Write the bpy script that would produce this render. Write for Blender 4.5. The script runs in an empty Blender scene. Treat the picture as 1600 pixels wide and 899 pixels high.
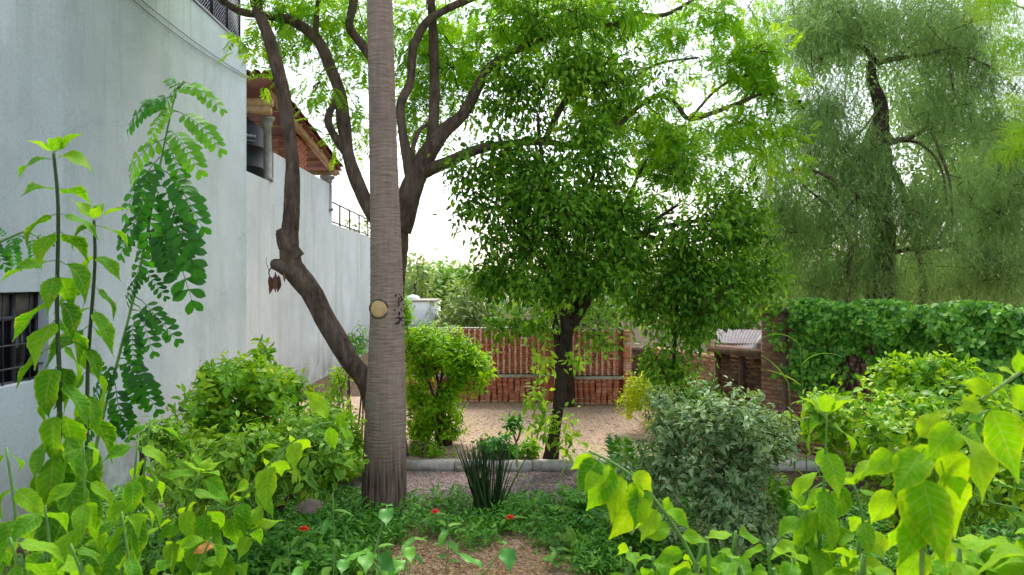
import bpy, math, random
import numpy as np
from mathutils import Vector, Matrix

# ------------------------------------------------------------------ camera, sky, sun, exposure
sc = bpy.context.scene
F, H = 1150.0, 3.0            # focal length in photo pixels, eye height above the lower ground (m)
HOR = 440.0                   # photo row of the horizon
cam_d = bpy.data.cameras.new("camera"); cam = bpy.data.objects.new("camera", cam_d)
sc.collection.objects.link(cam); sc.camera = cam
cam.location = (0, 0, H); cam.rotation_euler = (math.radians(90), 0, 0)
cam_d.sensor_width = 36; cam_d.lens = 36 * F / 1600
cam_d.shift_y = -(449.5 - HOR) / 1600
cam_d.clip_start = 0.05; cam_d.clip_end = 3000
cam_d.dof.use_dof = True; cam_d.dof.focus_distance = 9.0; cam_d.dof.aperture_fstop = 7.5

SUN_EL, SUN_AZ = math.radians(57), math.radians(10)      # azimuth from +Y towards +X
world = bpy.data.worlds.new("World"); sc.world = world; world.use_nodes = True
wn, wl = world.node_tree.nodes, world.node_tree.links
bg = wn["Background"]
sky = wn.new("ShaderNodeTexSky"); sky.sky_type = 'NISHITA'; sky.sun_disc = False
sky.sun_elevation = SUN_EL; sky.sun_rotation = SUN_AZ
sky.air_density = 1.3; sky.dust_density = 2.6; sky.ozone_density = 1.0; sky.altitude = 0
hs = wn.new("ShaderNodeHueSaturation"); hs.inputs["Saturation"].default_value = 0.55
wl.new(sky.outputs[0], hs.inputs["Color"]); wl.new(hs.outputs[0], bg.inputs[0])
bg.inputs[1].default_value = 0.15
sun_d = bpy.data.lights.new("sun", 'SUN'); sun_d.energy = 1.3; sun_d.angle = math.radians(16)
sun_d.color = (1.0, 0.95, 0.86)
sun = bpy.data.objects.new("sun", sun_d); sc.collection.objects.link(sun)
sdir = Vector((math.sin(SUN_AZ) * math.cos(SUN_EL), math.cos(SUN_AZ) * math.cos(SUN_EL), math.sin(SUN_EL)))
sun.rotation_euler = sdir.to_track_quat('Z', 'Y').to_euler()
vs = sc.view_settings
vs.view_transform = 'Standard'; vs.look = 'None'; vs.exposure = 1.27; vs.gamma = 1.0
sc.cycles.max_bounces = 9; sc.cycles.diffuse_bounces = 6; sc.cycles.transmission_bounces = 6
sc.cycles.glossy_bounces = 2; sc.cycles.transparent_max_bounces = 4
sc.cycles.use_denoising = True

# ------------------------------------------------------------------ helpers
COL = sc.collection
WPOS = {}
def P(px, py, d): return np.array([(px - 800.0) / F * d, d, H + (HOR - py) / F * d])
def G(px, py, z=0.0):
    d = (H - z) * F / (py - HOR)
    return np.array([(px - 800.0) / F * d, d, z])
def nrm(a):
    a = np.asarray(a, float); n = np.linalg.norm(a, axis=-1, keepdims=True); return a / np.maximum(n, 1e-9)
def props(o, label=None, cat=None, group=None, kind=None):
    if label: o["label"] = label
    if cat: o["category"] = cat
    if group: o["group"] = group
    if kind: o["kind"] = kind
    return o
def thing(name, loc, label, cat, group=None):
    o = bpy.data.objects.new(name, None); COL.objects.link(o)
    o.empty_display_size = 0.1
    o.location = tuple(loc); WPOS[o.name] = np.array(loc, float)
    return props(o, label, cat, group, 'thing')
def mesh_np(name, v, f, mat, var=None, edge=None, along=None, smooth=True):
    v = np.asarray(v, np.float32); f = np.asarray(f, np.int32)
    me = bpy.data.meshes.new(name)
    me.vertices.add(len(v)); me.vertices.foreach_set("co", v.ravel())
    me.loops.add(f.size); me.loops.foreach_set("vertex_index", f.ravel())
    me.polygons.add(len(f))
    k = f.shape[1]
    me.polygons.foreach_set("loop_start", np.arange(0, f.size, k, dtype=np.int32))
    me.polygons.foreach_set("loop_total", np.full(len(f), k, np.int32))
    if smooth: me.polygons.foreach_set("use_smooth", np.ones(len(f), bool))
    for nm, arr in (("var", var), ("edge", edge), ("along", along)):
        if arr is not None:
            a = me.attributes.new(nm, 'FLOAT', 'POINT'); a.data.foreach_set("value", np.asarray(arr, np.float32))
    me.update(calc_edges=True)
    if mat: me.materials.append(mat)
    return me
def link(name, me, parent=None, world=(0, 0, 0), kind=None):
    """world = world position of the mesh origin"""
    o = bpy.data.objects.new(name, me); COL.objects.link(o)
    w = np.array(world, float)
    if parent is not None:
        o.parent = parent; o.location = tuple(w - WPOS[parent.name])
    else: o.location = tuple(w)
    WPOS[o.name] = w
    if kind: o["kind"] = kind
    return o

class MB:
    """collects triangles in world space"""
    def __init__(s): s.v = []; s.f = []; s.var = []; s.n = 0
    def add(s, v, f, var=0.5):
        v = np.asarray(v, float); f = np.asarray(f, int)
        s.v.append(v); s.f.append(f + s.n); s.n += len(v)
        s.var.append(np.full(len(v), var) if np.isscalar(var) else var)
    def quad(s, a, b, c, d, var=0.5): s.add([a, b, c, d], [[0, 1, 2], [0, 2, 3]], var)
    def box(s, c, size, rz=0.0, var=0.5, tilt=None, jit=0.0, rng=None):
        sx, sy, sz = np.array(size) / 2.0
        v = np.array([[x, y, z] for x in (-sx, sx) for y in (-sy, sy) for z in (-sz, sz)])
        if jit and rng is not None: v = v + rng.uniform(-jit, jit, v.shape)
        R = np.array(Matrix.Rotation(rz, 3, 'Z'))
        if tilt is not None: R = R @ np.array(Matrix.Rotation(tilt[1], 3, tilt[0]))
        v = v @ R.T + np.array(c)
        f = [[0,1,3],[0,3,2],[4,6,7],[4,7,5],[0,4,5],[0,5,1],[2,3,7],[2,7,6],[0,2,6],[0,6,4],[1,5,7],[1,7,3]]
        s.add(v, f, var)
    def beam(s, a, b, w, h, var=0.5):
        a = np.array(a, float); b = np.array(b, float); d = nrm(b - a)
        up = np.array([0, 0, 1.0]) if abs(d[2]) < 0.95 else np.array([1.0, 0, 0])
        x = nrm(np.cross(d, up)); u = np.cross(x, d)
        v = [p + x * i * w / 2 + u * j * h / 2 for p in (a, b) for i in (-1, 1) for j in (-1, 1)]
        f = [[0,1,3],[0,3,2],[4,6,7],[4,7,5],[0,4,5],[0,5,1],[2,3,7],[2,7,6],[0,2,6],[0,6,4],[1,5,7],[1,7,3]]
        s.add(v, f, var)
    def tube(s, pts, rad, seg=10, rough=0.0, sub=4, seed=0, var=0.5, cap=True):
        v, f = tube_np(pts, rad, seg, rough, sub, seed, cap); s.add(v, f, var)
    def build(s, name, mat, parent=None, world=None, smooth=False, kind=None):
        v = np.concatenate(s.v); f = np.concatenate(s.f); var = np.concatenate(s.var)
        if world is None: world = WPOS[parent.name] if parent is not None else np.zeros(3)
        me = mesh_np(name, v - np.array(world), f, mat, var=var, smooth=smooth)
        return link(name, me, parent, world, kind)

def catmull(p, sub):
    p = np.asarray(p, float)
    if len(p) < 3 or sub <= 1: return p
    q = np.vstack([2 * p[0] - p[1], p, 2 * p[-1] - p[-2]]); out = []
    for i in range(1, len(q) - 2):
        for k in range(sub):
            t = k / sub
            out.append(0.5 * (2 * q[i] + (q[i+1] - q[i-1]) * t + (2*q[i-1] - 5*q[i] + 4*q[i+1] - q[i+2]) * t*t
                              + (3*q[i] - q[i-1] - 3*q[i+1] + q[i+2]) * t**3))
    out.append(q[-2]); return np.array(out)
def tube_np(pts, rad, seg=10, rough=0.0, sub=4, seed=0, cap=True):
    pr = catmull(np.column_stack([np.asarray(pts, float), np.asarray(rad, float)]), sub)
    p, r = pr[:, :3], np.maximum(pr[:, 3], 1e-4); n = len(p)
    tg = nrm(np.gradient(p, axis=0))
    x = np.cross(tg[0], [0.13, 0.97, 0.2]); 
    if np.linalg.norm(x) < 1e-3: x = np.cross(tg[0], [1, 0, 0])
    x = nrm(x); ang = np.arange(seg) * 2 * math.pi / seg
    s_ = np.concatenate([[0], np.cumsum(np.linalg.norm(np.diff(p, axis=0), axis=1))])
    rs = np.random.RandomState(seed); ph = rs.uniform(0, 6.28, 8)
    V = np.zeros((n, seg, 3))
    for i in range(n):
        x = nrm(x - tg[i] * np.dot(x, tg[i])); y = np.cross(tg[i], x)
        rr = np.full(seg, r[i])
        if rough:
            L = s_[i] / max(r[0], 0.02)
            rr = rr * (1 + rough * (0.5*np.sin(2*ang + L*0.7 + ph[0]) + 0.4*np.sin(3*ang - L*1.3 + ph[1]) + 0.35*np.sin(L*1.1 + ph[2])
                  + 0.3*np.sin(5*ang + L*0.4 + ph[3])) + rs.uniform(-rough, rough, seg)*0.35)
        V[i] = p[i] + np.outer(np.cos(ang)*rr, x) + np.outer(np.sin(ang)*rr, y)
    idx = np.arange(n*seg).reshape(n, seg); a = idx[:-1]; b = idx[1:]
    a2 = np.roll(a, -1, 1); b2 = np.roll(b, -1, 1)
    f = np.concatenate([np.stack([a, a2, b2], -1).reshape(-1, 3), np.stack([a, b2, b], -1).reshape(-1, 3)])
    v = V.reshape(-1, 3)
    if cap:
        v = np.vstack([v, p[0], p[-1]]); c0, c1 = n*seg, n*seg + 1
        f = np.vstack([f, [[c0, idx[0, (j+1) % seg], idx[0, j]] for j in range(seg)],
                          [[c1, idx[-1, j], idx[-1, (j+1) % seg]] for j in range(seg)]])
    return v, f
def px_path(pts):
    """[(px,py,d,width_px)] -> points, radii"""
    return [P(a, b, d) for a, b, d, w in pts], [w / F * d / 2 for a, b, d, w in pts]

# ------------------------------------------------------------------ materials
def lin(r, g, b):
    f = lambda c: (c/255/12.92) if c/255 <= 0.04045 else ((c/255 + 0.055)/1.055)**2.4
    return (f(r), f(g), f(b), 1)
class NT:
    def __init__(s, name):
        s.m = bpy.data.materials.new(name); s.m.use_nodes = True
        s.t = s.m.node_tree; s.n = s.t.nodes; s.l = s.t.links
        s.b = s.n["Principled BSDF"]; s.out = s.n["Material Output"]
    def new(s, typ, **kw):
        n = s.n.new(typ)
        for k, v in kw.items():
            if k.startswith("i_"): n.inputs[k[2:].replace("_", " ")].default_value = v
            else: setattr(n, k, v)
        return n
    def link(s, a, b): s.l.new(a, b)
    def coord(s, scale=(1, 1, 1), obj=True):
        tc = s.new("ShaderNodeTexCoord"); mp = s.new("ShaderNodeMapping")
        mp.inputs["Scale"].default_value = scale
        s.link(tc.outputs["Object"], mp.inputs[0]); return mp.outputs[0]
    def noise(s, vec, scale, detail=4, rough=0.6):
        n = s.new("ShaderNodeTexNoise"); n.inputs["Scale"].default_value = scale
        n.inputs["Detail"].default_value = detail; n.inputs["Roughness"].default_value = rough
        if vec is not None: s.link(vec, n.inputs["Vector"])
        return n.outputs["Fac"]
    def ramp(s, fac, stops):
        r = s.new("ShaderNodeValToRGB"); e = r.color_ramp.elements
        while len(e) < len(stops): e.new(0.5)
        for k, (p, c) in enumerate(stops): e[k].position = p; e[k].color = c if len(c) == 4 else (*c, 1)
        s.link(fac, r.inputs[0]); return r.outputs[0]
    def mix(s, fac, a, b, typ='MIX'):
        m = s.new("ShaderNodeMix", data_type='RGBA', blend_type=typ)
        for sock, val in ((m.inputs[0], fac), (m.inputs[6], a), (m.inputs[7], b)):
            if hasattr(val, "is_linked"): s.link(val, sock)
            else: sock.default_value = val
        return m.outputs[2]
    def math(s, op, a, b=0.0, c=0.0):
        m = s.new("ShaderNodeMath", operation=op)
        for k, val in enumerate((a, b, c)):
            if hasattr(val, "is_linked"): s.link(val, m.inputs[k])
            else: m.inputs[k].default_value = val
        return m.outputs[0]
    def attr(s, name):
        a = s.new("ShaderNodeAttribute"); a.attribute_name = name; return a.outputs["Fac"]
    def bump(s, h, strength=0.5, dist=0.01):
        b = s.new("ShaderNodeBump"); b.inputs["Strength"].default_value = strength; b.inputs["Distance"].default_value = dist
        s.link(h, b.inputs["Height"]); s.link(b.outputs[0], s.b.inputs["Normal"]); return b
    def base(s, col, rough=0.8, spec=0.3):
        if hasattr(col, "is_linked"): s.link(col, s.b.inputs["Base Color"])
        else: s.b.inputs["Base Color"].default_value = col
        if hasattr(rough, "is_linked"): s.link(rough, s.b.inputs["Roughness"])
        else: s.b.inputs["Roughness"].default_value = rough
        s.b.inputs["Specular IOR Level"].default_value = spec
        return s.m

def leaf_mat(name, cols, margin=None, m_at=0.62, trans=0.35, rough=0.45, veins=False, spec=0.35, tcol=None):
    t = NT(name)
    var = t.attr("var"); c = t.ramp(var, [(i/(len(cols)-1), col) for i, col in enumerate(cols)])
    vec = t.coord()
    nz = t.noise(vec, 9.0, 3)
    c = t.mix(0.35, c, t.mix(nz, (0.25, 0.25, 0.2, 1), (1.9, 1.8, 1.5, 1)), 'MULTIPLY')
    edge = t.attr("edge")
    if margin is not None:
        nz2 = t.noise(vec, 26.0, 2)
        e = t.math('ADD', edge, t.math('MULTIPLY', t.math('SUBTRACT', nz2, 0.5), 0.9))
        m = t.new("ShaderNodeMapRange"); m.inputs[1].default_value = m_at - 0.12; m.inputs[2].default_value = m_at + 0.12
        t.link(e, m.inputs[0]); c = t.mix(m.outputs[0], c, margin)
    if veins:
        al = t.attr("along")
        q = t.math('FRACT', t.math('MULTIPLY', t.math('SUBTRACT', al, t.math('MULTIPLY', edge, 0.16)), 9.0))
        v1 = t.math('LESS_THAN', t.math('ABSOLUTE', t.math('SUBTRACT', q, 0.5)), 0.07)
        v2 = t.math('LESS_THAN', edge, 0.05)
        v = t.math('MAXIMUM', v1, v2)
        c = t.mix(t.math('MULTIPLY', v, 0.22), c, lin(190, 205, 130))
        b = t.bump(t.math('SUBTRACT', 1.0, v), 0.25, 0.002)
        yl = t.noise(vec, 5.0, 2); c = t.mix(t.math('MULTIPLY', t.ramp(yl, [(0.5, (0, 0, 0)), (0.75, (1, 1, 1))]), 0.45), c, lin(176, 188, 50))
        sp_ = t.noise(vec, 34.0, 2); sz_ = t.noise(vec, 3.0, 2)
        sp_ = t.math('ADD', sp_, t.math('MULTIPLY', t.math('SUBTRACT', sz_, .5), .35))
        c = t.mix(t.math('MULTIPLY', t.ramp(sp_, [(0.7, (0, 0, 0)), (0.76, (1, 1, 1))]), 0.75), c, lin(128, 104, 48))
    t.base(c, rough, spec)
    tr = t.new("ShaderNodeBsdfTranslucent"); mx = t.new("ShaderNodeMixShader"); mx.inputs[0].default_value = trans
    tc = t.mix(1.0, c, tcol or (1.5, 1.35, 0.5, 1), 'MULTIPLY')
    t.link(tc, tr.inputs[0]); t.link(t.b.outputs[0], mx.inputs[1]); t.link(tr.outputs[0], mx.inputs[2])
    t.link(mx.outputs[0], t.out.inputs[0])
    return t.m
def bark_mat(name, c1, c2, c3, vscale=(1, 1, 0.25), scale=14, bump=0.9):
    t = NT(name); v = t.coord(vscale)
    n1 = t.noise(v, scale, 6, 0.7); n2 = t.noise(t.coord(), 2.5, 4)
    c = t.ramp(n1, [(0.3, c1), (0.55, c2), (0.75, c3)])
    c = t.mix(t.ramp(n2, [(0.4, (0, 0, 0)), (0.7, (1, 1, 1))]), c, t.mix(0.5, c, c3))
    t.bump(n1, bump, 0.02); return t.base(c, 0.9, 0.15)
def plain(name, col, rough=0.6, spec=0.3, metal=0.0, vary=0.25, scale=8, bump=0.2):
    t = NT(name); n = t.noise(t.coord(), scale, 5)
    dark = tuple(x * (1 - vary) for x in col[:3]) + (1,); lite = tuple(min(1, x * (1 + vary)) for x in col[:3]) + (1,)
    t.b.inputs["Metallic"].default_value = metal
    if bump: t.bump(n, bump, 0.004)
    return t.base(t.ramp(n, [(0.3, dark), (0.7, lite)]), rough, spec)
M = {}
# walls
def stucco(name, base, green, streak_amt):
    t = NT(name)
    big = t.noise(t.coord(), 0.55, 5); fine = t.noise(t.coord(), 30, 5)
    st = t.noise(t.coord((1.6, 1.6, 0.2)), 1.3, 6, 0.6)
    st2 = t.noise(t.coord((6, 6, 0.16)), 1.6, 3, 0.5)
    tc = t.new("ShaderNodeTexCoord"); sep = t.new("ShaderNodeSeparateXYZ"); t.link(tc.outputs["Object"], sep.inputs[0])
    dk = tuple(x*0.78 for x in base[:3]) + (1,)
    c = t.ramp(big, [(0.3, dk), (0.7, base)])
    m1 = t.ramp(st, [(0.5, (0, 0, 0)), (0.72, (1, 1, 1))])
    c = t.mix(t.math('MULTIPLY', m1, streak_amt), c, green)
    m2 = t.ramp(st2, [(0.62, (0, 0, 0)), (0.72, (1, 1, 1))])
    hz = t.new("ShaderNodeMapRange"); hz.inputs[1].default_value = 5.2; hz.inputs[2].default_value = 8.0
    t.link(sep.outputs[2], hz.inputs[0])
    c = t.mix(t.math('MULTIPLY', t.math('MULTIPLY', m2, hz.outputs[0]), 0.5), c, lin(92, 100, 92))
    pt = t.noise(t.coord(), 1.6, 7, 0.7)
    c = t.mix(t.math('MULTIPLY', t.ramp(pt, [(0.52, (0, 0, 0)), (0.6, (1, 1, 1))]), 0.16), c, lin(222, 226, 226))
    lowd = t.new("ShaderNodeMapRange"); lowd.inputs[1].default_value = 0.2; lowd.inputs[2].default_value = 1.3; lowd.inputs[3].default_value = 1; lowd.inputs[4].default_value = 0
    t.link(sep.outputs[2], lowd.inputs[0])
    c = t.mix(t.math('MULTIPLY', t.math('MULTIPLY', lowd.outputs[0], t.ramp(pt, [(0.35, (0, 0, 0)), (0.6, (1, 1, 1))])), 0.7), c, lin(122, 112, 96))
    vor = t.new("ShaderNodeTexVoronoi", feature='DISTANCE_TO_EDGE'); vor.inputs["Scale"].default_value = 0.55
    wv = t.new("ShaderNodeVectorMath", operation='ADD'); nv_ = t.new("ShaderNodeTexNoise"); nv_.inputs["Scale"].default_value = 2.2; nv_.inputs["Detail"].default_value = 6
    t.link(tc.outputs["Object"], wv.inputs[0]); t.link(nv_.outputs["Color"], wv.inputs[1]); t.link(wv.outputs[0], vor.inputs["Vector"])
    c = t.mix(t.math('MULTIPLY', t.math('LESS_THAN', vor.outputs["Distance"], 0.0022), 0.2), c, lin(130, 134, 132))
    c = t.mix(0.22, c, t.ramp(fine, [(0.3, (0.35, 0.35, 0.35)), (0.7, (1.2, 1.2, 1.2))]), 'MULTIPLY')
    t.bump(t.mix(0.5, fine, big), 0.35, 0.01); return t.base(c, 0.9, 0.15)
M['stucco'] = stucco('pale_stucco', lin(200, 211, 216), lin(152, 167, 164), 0.42)
M['stucco2'] = stucco('streaked_stucco', lin(210, 215, 216), lin(180, 180, 166), 0.7)
M['white_wall'] = plain('white_render', lin(236, 238, 240), 0.9, 0.1, vary=0.05)
M['dark_metal'] = plain('dark_metal', lin(42, 42, 50), 0.5, 0.4, vary=0.3)
M['glass'] = plain('dark_glass', lin(36, 36, 40), 0.12, 0.5, vary=0.2, bump=0)
M['curtain'] = plain('dusty_curtain', lin(120, 112, 104), 0.9, 0.1)
M['wood'] = bark_mat('sawn_wood', lin(150, 112, 80), lin(186, 148, 112), lin(206, 174, 138), (1, 0.12, 1), 12, 0.2)
M['stone'] = plain('grey_stone', lin(150, 146, 140), 0.85, 0.2)
M['tank'] = plain('black_plastic', lin(24, 26, 30), 0.6, 0.25, vary=0.15, bump=0)
M['tank_print'] = plain('white_print', lin(150, 152, 156), 0.6, 0.2, vary=0.1, bump=0)
M['concrete'] = plain('weathered_concrete', lin(190, 182, 172), 0.9, 0.15, vary=0.3, scale=12, bump=0.5)
M['pole_steel'] = plain('pale_steel', lin(150, 152, 160), 0.5, 0.4)
def brick_mat(name, cols):
    t = NT(name); n = t.noise(t.coord(), 22, 5); n2 = t.noise(t.coord(), 1.1, 3)
    c = t.ramp(t.attr("var"), [(i/(len(cols)-1), c) for i, c in enumerate(cols)])
    c = t.mix(0.4, c, t.ramp(n, [(0.3, (0.55, 0.53, 0.5)), (0.7, (1.4, 1.35, 1.3))]), 'MULTIPLY')
    c = t.mix(t.math('MULTIPLY', t.ramp(n2, [(0.5, (0, 0, 0)), (0.75, (1, 1, 1))]), 0.4), c, lin(188, 160, 140))
    t.bump(n, 0.5, 0.006); return t.base(c, 0.92, 0.1)
M['brick_red'] = brick_mat('red_brick', [lin(214, 132, 110), lin(228, 152, 128), lin(236, 176, 152), lin(246, 218, 202)])
M['brick_brown'] = brick_mat('brown_brick', [lin(112, 84, 70), lin(150, 112, 92), lin(168, 134, 112), lin(124, 96, 82)])
M['brick_orange'] = brick_mat('orange_brick', [lin(158, 92, 68), lin(186, 118, 90), lin(170, 102, 78)])
M['tile'] = brick_mat('clay_roof_tile', [lin(92, 58, 52), lin(124, 78, 68), lin(148, 100, 86), lin(84, 62, 58)])
M['mortar'] = plain('mortar', lin(140, 122, 108), 0.95, 0.1, vary=0.3, scale=14, bump=0.6)
M['mortar_red'] = plain('reddish_mortar', lin(176, 120, 102), 0.95, 0.1, vary=0.3, scale=14, bump=0.6)
M['adobe'] = plain('pink_adobe', lin(190, 150, 126), 0.95, 0.1, vary=0.25, scale=6, bump=0.6)
M['dirty_wall'] = bark_mat('stained_wall', lin(70, 56, 50), lin(118, 90, 78), lin(150, 122, 106), (1, 1, 0.3), 4, 0.4)
M['sheet_roof'] = plain('grey_roofing_sheet', lin(140, 132, 136), 0.7, 0.3)
# bark
M['bark'] = bark_mat('grey_brown_bark', lin(48, 39, 34), lin(96, 79, 69), lin(142, 123, 108))
M['bark_dark'] = bark_mat('dark_bark', lin(34, 27, 24), lin(64, 52, 46), lin(98, 82, 72))
M['bark_light'] = bark_mat('pale_bark', lin(78, 66, 54), lin(122, 106, 90), lin(160, 146, 128))
M['twig'] = plain('twig', lin(70, 58, 46), 0.9, 0.1)
M['stem_green'] = plain('green_stem', lin(104, 146, 66), 0.6, 0.3)
M['stem_dark'] = plain('dark_stem', lin(58, 80, 46), 0.6, 0.3)
M['stem_pale'] = plain('pale_green_stem', lin(128, 158, 80), 0.6, 0.3)
def palm_mat():
    t = NT('palm_bark')
    rings = t.noise(t.coord((2.6, 2.6, 22)), 1.8, 6, 0.75)
    vert = t.noise(t.coord((24, 24, 0.9)), 1.4, 5, 0.7)
    big = t.noise(t.coord(), 1.3, 3)
    c = t.ramp(rings, [(0.3, lin(140, 121, 106)), (0.5, lin(166, 147, 132)), (0.72, lin(187, 169, 153))])
    tc = t.new("ShaderNodeTexCoord"); sep = t.new("ShaderNodeSeparateXYZ"); t.link(tc.outputs["Object"], sep.inputs[0])
    lo = t.new("ShaderNodeMapRange"); lo.inputs[1].default_value = 0.55; lo.inputs[2].default_value = 1.05
    lo.inputs[3].default_value = 1; lo.inputs[4].default_value = 0
    t.link(sep.outputs[2], lo.inputs[0])
    cv = t.ramp(vert, [(0.36, lin(60, 46, 40)), (0.52, lin(124, 104, 92)), (0.7, lin(156, 136, 122))])
    c = t.mix(lo.outputs[0], c, cv)
    c = t.mix(0.4, c, t.ramp(vert, [(0.3, (0.45, 0.42, 0.4)), (0.65, (1.1, 1.1, 1.1))]), 'MULTIPLY')
    c = t.mix(0.5, c, t.ramp(big, [(0.3, (0.75, 0.72, 0.7)), (0.7, (1.15, 1.12, 1.1))]), 'MULTIPLY')
    t.bump(t.mix(lo.outputs[0], rings, vert), 0.8, 0.02); return t.base(c, 0.9, 0.12)
M['palm'] = palm_mat()
M['scar'] = plain('cut_wood_scar', lin(214, 178, 128), 0.85, 0.1, vary=0.2, scale=20)
# ground
def ground_mat(name, cols, scale, patch=None, patch_scale=0.5, bump=0.8):
    t = NT(name); v = t.coord()
    vo = t.new("ShaderNodeTexVoronoi"); vo.inputs["Scale"].default_value = scale; t.link(v, vo.inputs["Vector"])
    sepc = t.new("ShaderNodeSeparateColor"); t.link(vo.outputs["Color"], sepc.inputs[0])
    c = t.ramp(sepc.outputs[0], [(i/(len(cols)-1), q) for i, q in enumerate(cols)])
    big = t.noise(v, 0.9, 4)
    c = t.mix(0.6, c, t.ramp(big, [(0.3, (0.68, 0.66, 0.64)), (0.7, (1.15, 1.14, 1.12))]), 'MULTIPLY')
    if patch: c = t.mix(t.math('MULTIPLY', t.ramp(t.noise(v, patch_scale, 5), [(0.52, (0, 0, 0)), (0.68, (1, 1, 1))]), 0.6), c, patch)
    t.bump(vo.outputs["Distance"], bump, 0.02); return t.base(c, 0.95, 0.1)
M['soil'] = ground_mat('dark_soil', [lin(58, 46, 38), lin(86, 70, 56), lin(104, 86, 68)], 26, lin(66, 72, 40))
M['gravel'] = ground_mat('purple_grey_gravel', [lin(104, 90, 90), lin(138, 122, 120), lin(168, 152, 148), lin(122, 104, 102)], 38)
M['court'] = ground_mat('pinkish_tan_gravel', [lin(156, 132, 118), lin(182, 156, 140), lin(202, 178, 160)], 30, lin(160, 154, 104), 0.45, 0.5)
M['path'] = ground_mat('tan_litter_path', [lin(150, 120, 92), lin(180, 150, 120), lin(204, 176, 146)], 34, lin(110, 92, 66), 1.2)
M['pebble'] = brick_mat('pebble', [lin(110, 94, 92), lin(150, 132, 126), lin(182, 166, 158), lin(96, 82, 80)])
M['litter'] = brick_mat('dry_leaf', [lin(150, 110, 70), lin(190, 150, 104), lin(214, 182, 140), lin(120, 84, 56)])
M['rock'] = plain('boulder_rock', lin(150, 132, 118), 0.9, 0.1, vary=0.35, scale=5, bump=0.8)
M['flower'] = leaf_mat('orange_red_petal', [lin(226, 60, 30), lin(244, 88, 50)], trans=0.3, tcol=(1.2, 0.6, 0.5, 1))
M['flower_pink'] = leaf_mat('pink_petal', [lin(200, 130, 160), lin(220, 160, 186)], trans=0.3, tcol=(1, 0.9, 1, 1))
# leaves: colours from dark to light
L = {}
L['centre'] = leaf_mat('dark_green_leaf', [lin(48, 88, 32), lin(80, 130, 42), lin(116, 168, 52), lin(170, 208, 70)], trans=0.46, rough=.6, spec=.15)
L['feather'] = leaf_mat('feathery_bright_leaf', [lin(92, 148, 22), lin(136, 188, 28), lin(172, 212, 36)], trans=0.5)
L['pepper'] = leaf_mat('grey_green_leaflet', [lin(94, 130, 76), lin(134, 168, 100), lin(178, 204, 134)], trans=0.52, tcol=(1.2, 1.25, .85, 1))
L['ivy'] = leaf_mat('ivy_leaf', [lin(36, 88, 28), lin(70, 134, 40), lin(106, 170, 54), lin(146, 198, 76)], trans=0.28)
L['varieg'] = leaf_mat('yellow_edged_leaf', [lin(58, 120, 28), lin(96, 158, 34), lin(140, 190, 42), lin(190, 212, 54)], lin(176, 200, 84), 0.84, trans=0.32)
L['shrub'] = leaf_mat('bright_shrub_leaf', [lin(62, 122, 24), lin(108, 170, 28), lin(158, 198, 34), lin(204, 218, 48)], lin(180, 200, 70), 0.95, trans=0.35)
L['silver'] = leaf_mat('cream_edged_leaf', [lin(62, 106, 60), lin(100, 144, 86), lin(142, 176, 116), lin(176, 198, 146)], lin(190, 204, 156), 0.8, trans=0.25)
L['yellow'] = leaf_mat('golden_leaf', [lin(164, 190, 20), lin(198, 212, 28), lin(220, 226, 60)], trans=0.4, tcol=(1.1, 1.15, .5, 1))
L['herb'] = leaf_mat('herb_leaf', [lin(44, 104, 34), lin(76, 146, 48), lin(112, 176, 60), lin(150, 198, 80)], trans=0.3)
L['big'] = leaf_mat('serrated_leaf', [lin(48, 108, 18), lin(82, 148, 20), lin(128, 180, 24)], lin(140, 188, 28), 0.92, trans=0.48, veins=True, rough=0.6, spec=.12)
L['plain'] = leaf_mat('plain_bright_leaf', [lin(52, 116, 14), lin(88, 152, 16), lin(136, 184, 22)], lin(156, 196, 30), 1.0, trans=0.45, veins=True, rough=0.6, spec=.12)
L['lime'] = leaf_mat('lime_leaf', [lin(100, 166, 6), lin(126, 184, 8), lin(154, 198, 10)], lin(168, 204, 18), 0.9, trans=0.5, veins=True, rough=0.6, spec=.12)
L['senna'] = leaf_mat('senna_leaf', [lin(34, 92, 24), lin(64, 140, 30), lin(128, 190, 42)], trans=0.4, rough=0.5)
L['horsetail'] = leaf_mat('dark_rush', [lin(26, 46, 26), lin(44, 70, 36), lin(70, 96, 46)], trans=0.1)
L['grass'] = leaf_mat('grass_blade', [lin(64, 120, 40), lin(104, 158, 54), lin(150, 186, 84)], trans=0.35)
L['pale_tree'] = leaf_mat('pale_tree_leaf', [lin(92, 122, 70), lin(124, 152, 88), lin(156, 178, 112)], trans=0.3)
L['far_green'] = leaf_mat('far_tree_leaf', [lin(74, 130, 44), lin(110, 164, 60), lin(146, 188, 84)], trans=0.3)
L['bush'] = leaf_mat('yellow_green_leaf', [lin(96, 156, 26), lin(144, 196, 32), lin(190, 218, 46)], trans=0.48)
L['dead'] = leaf_mat('dead_leaf', [lin(110, 74, 62), lin(150, 108, 92)], trans=0.2, tcol=(1, 0.9, 0.8, 1))
L['brown_leaf'] = leaf_mat('browned_leaf', [lin(176, 110, 50), lin(190, 150, 60)], trans=0.3)

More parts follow.
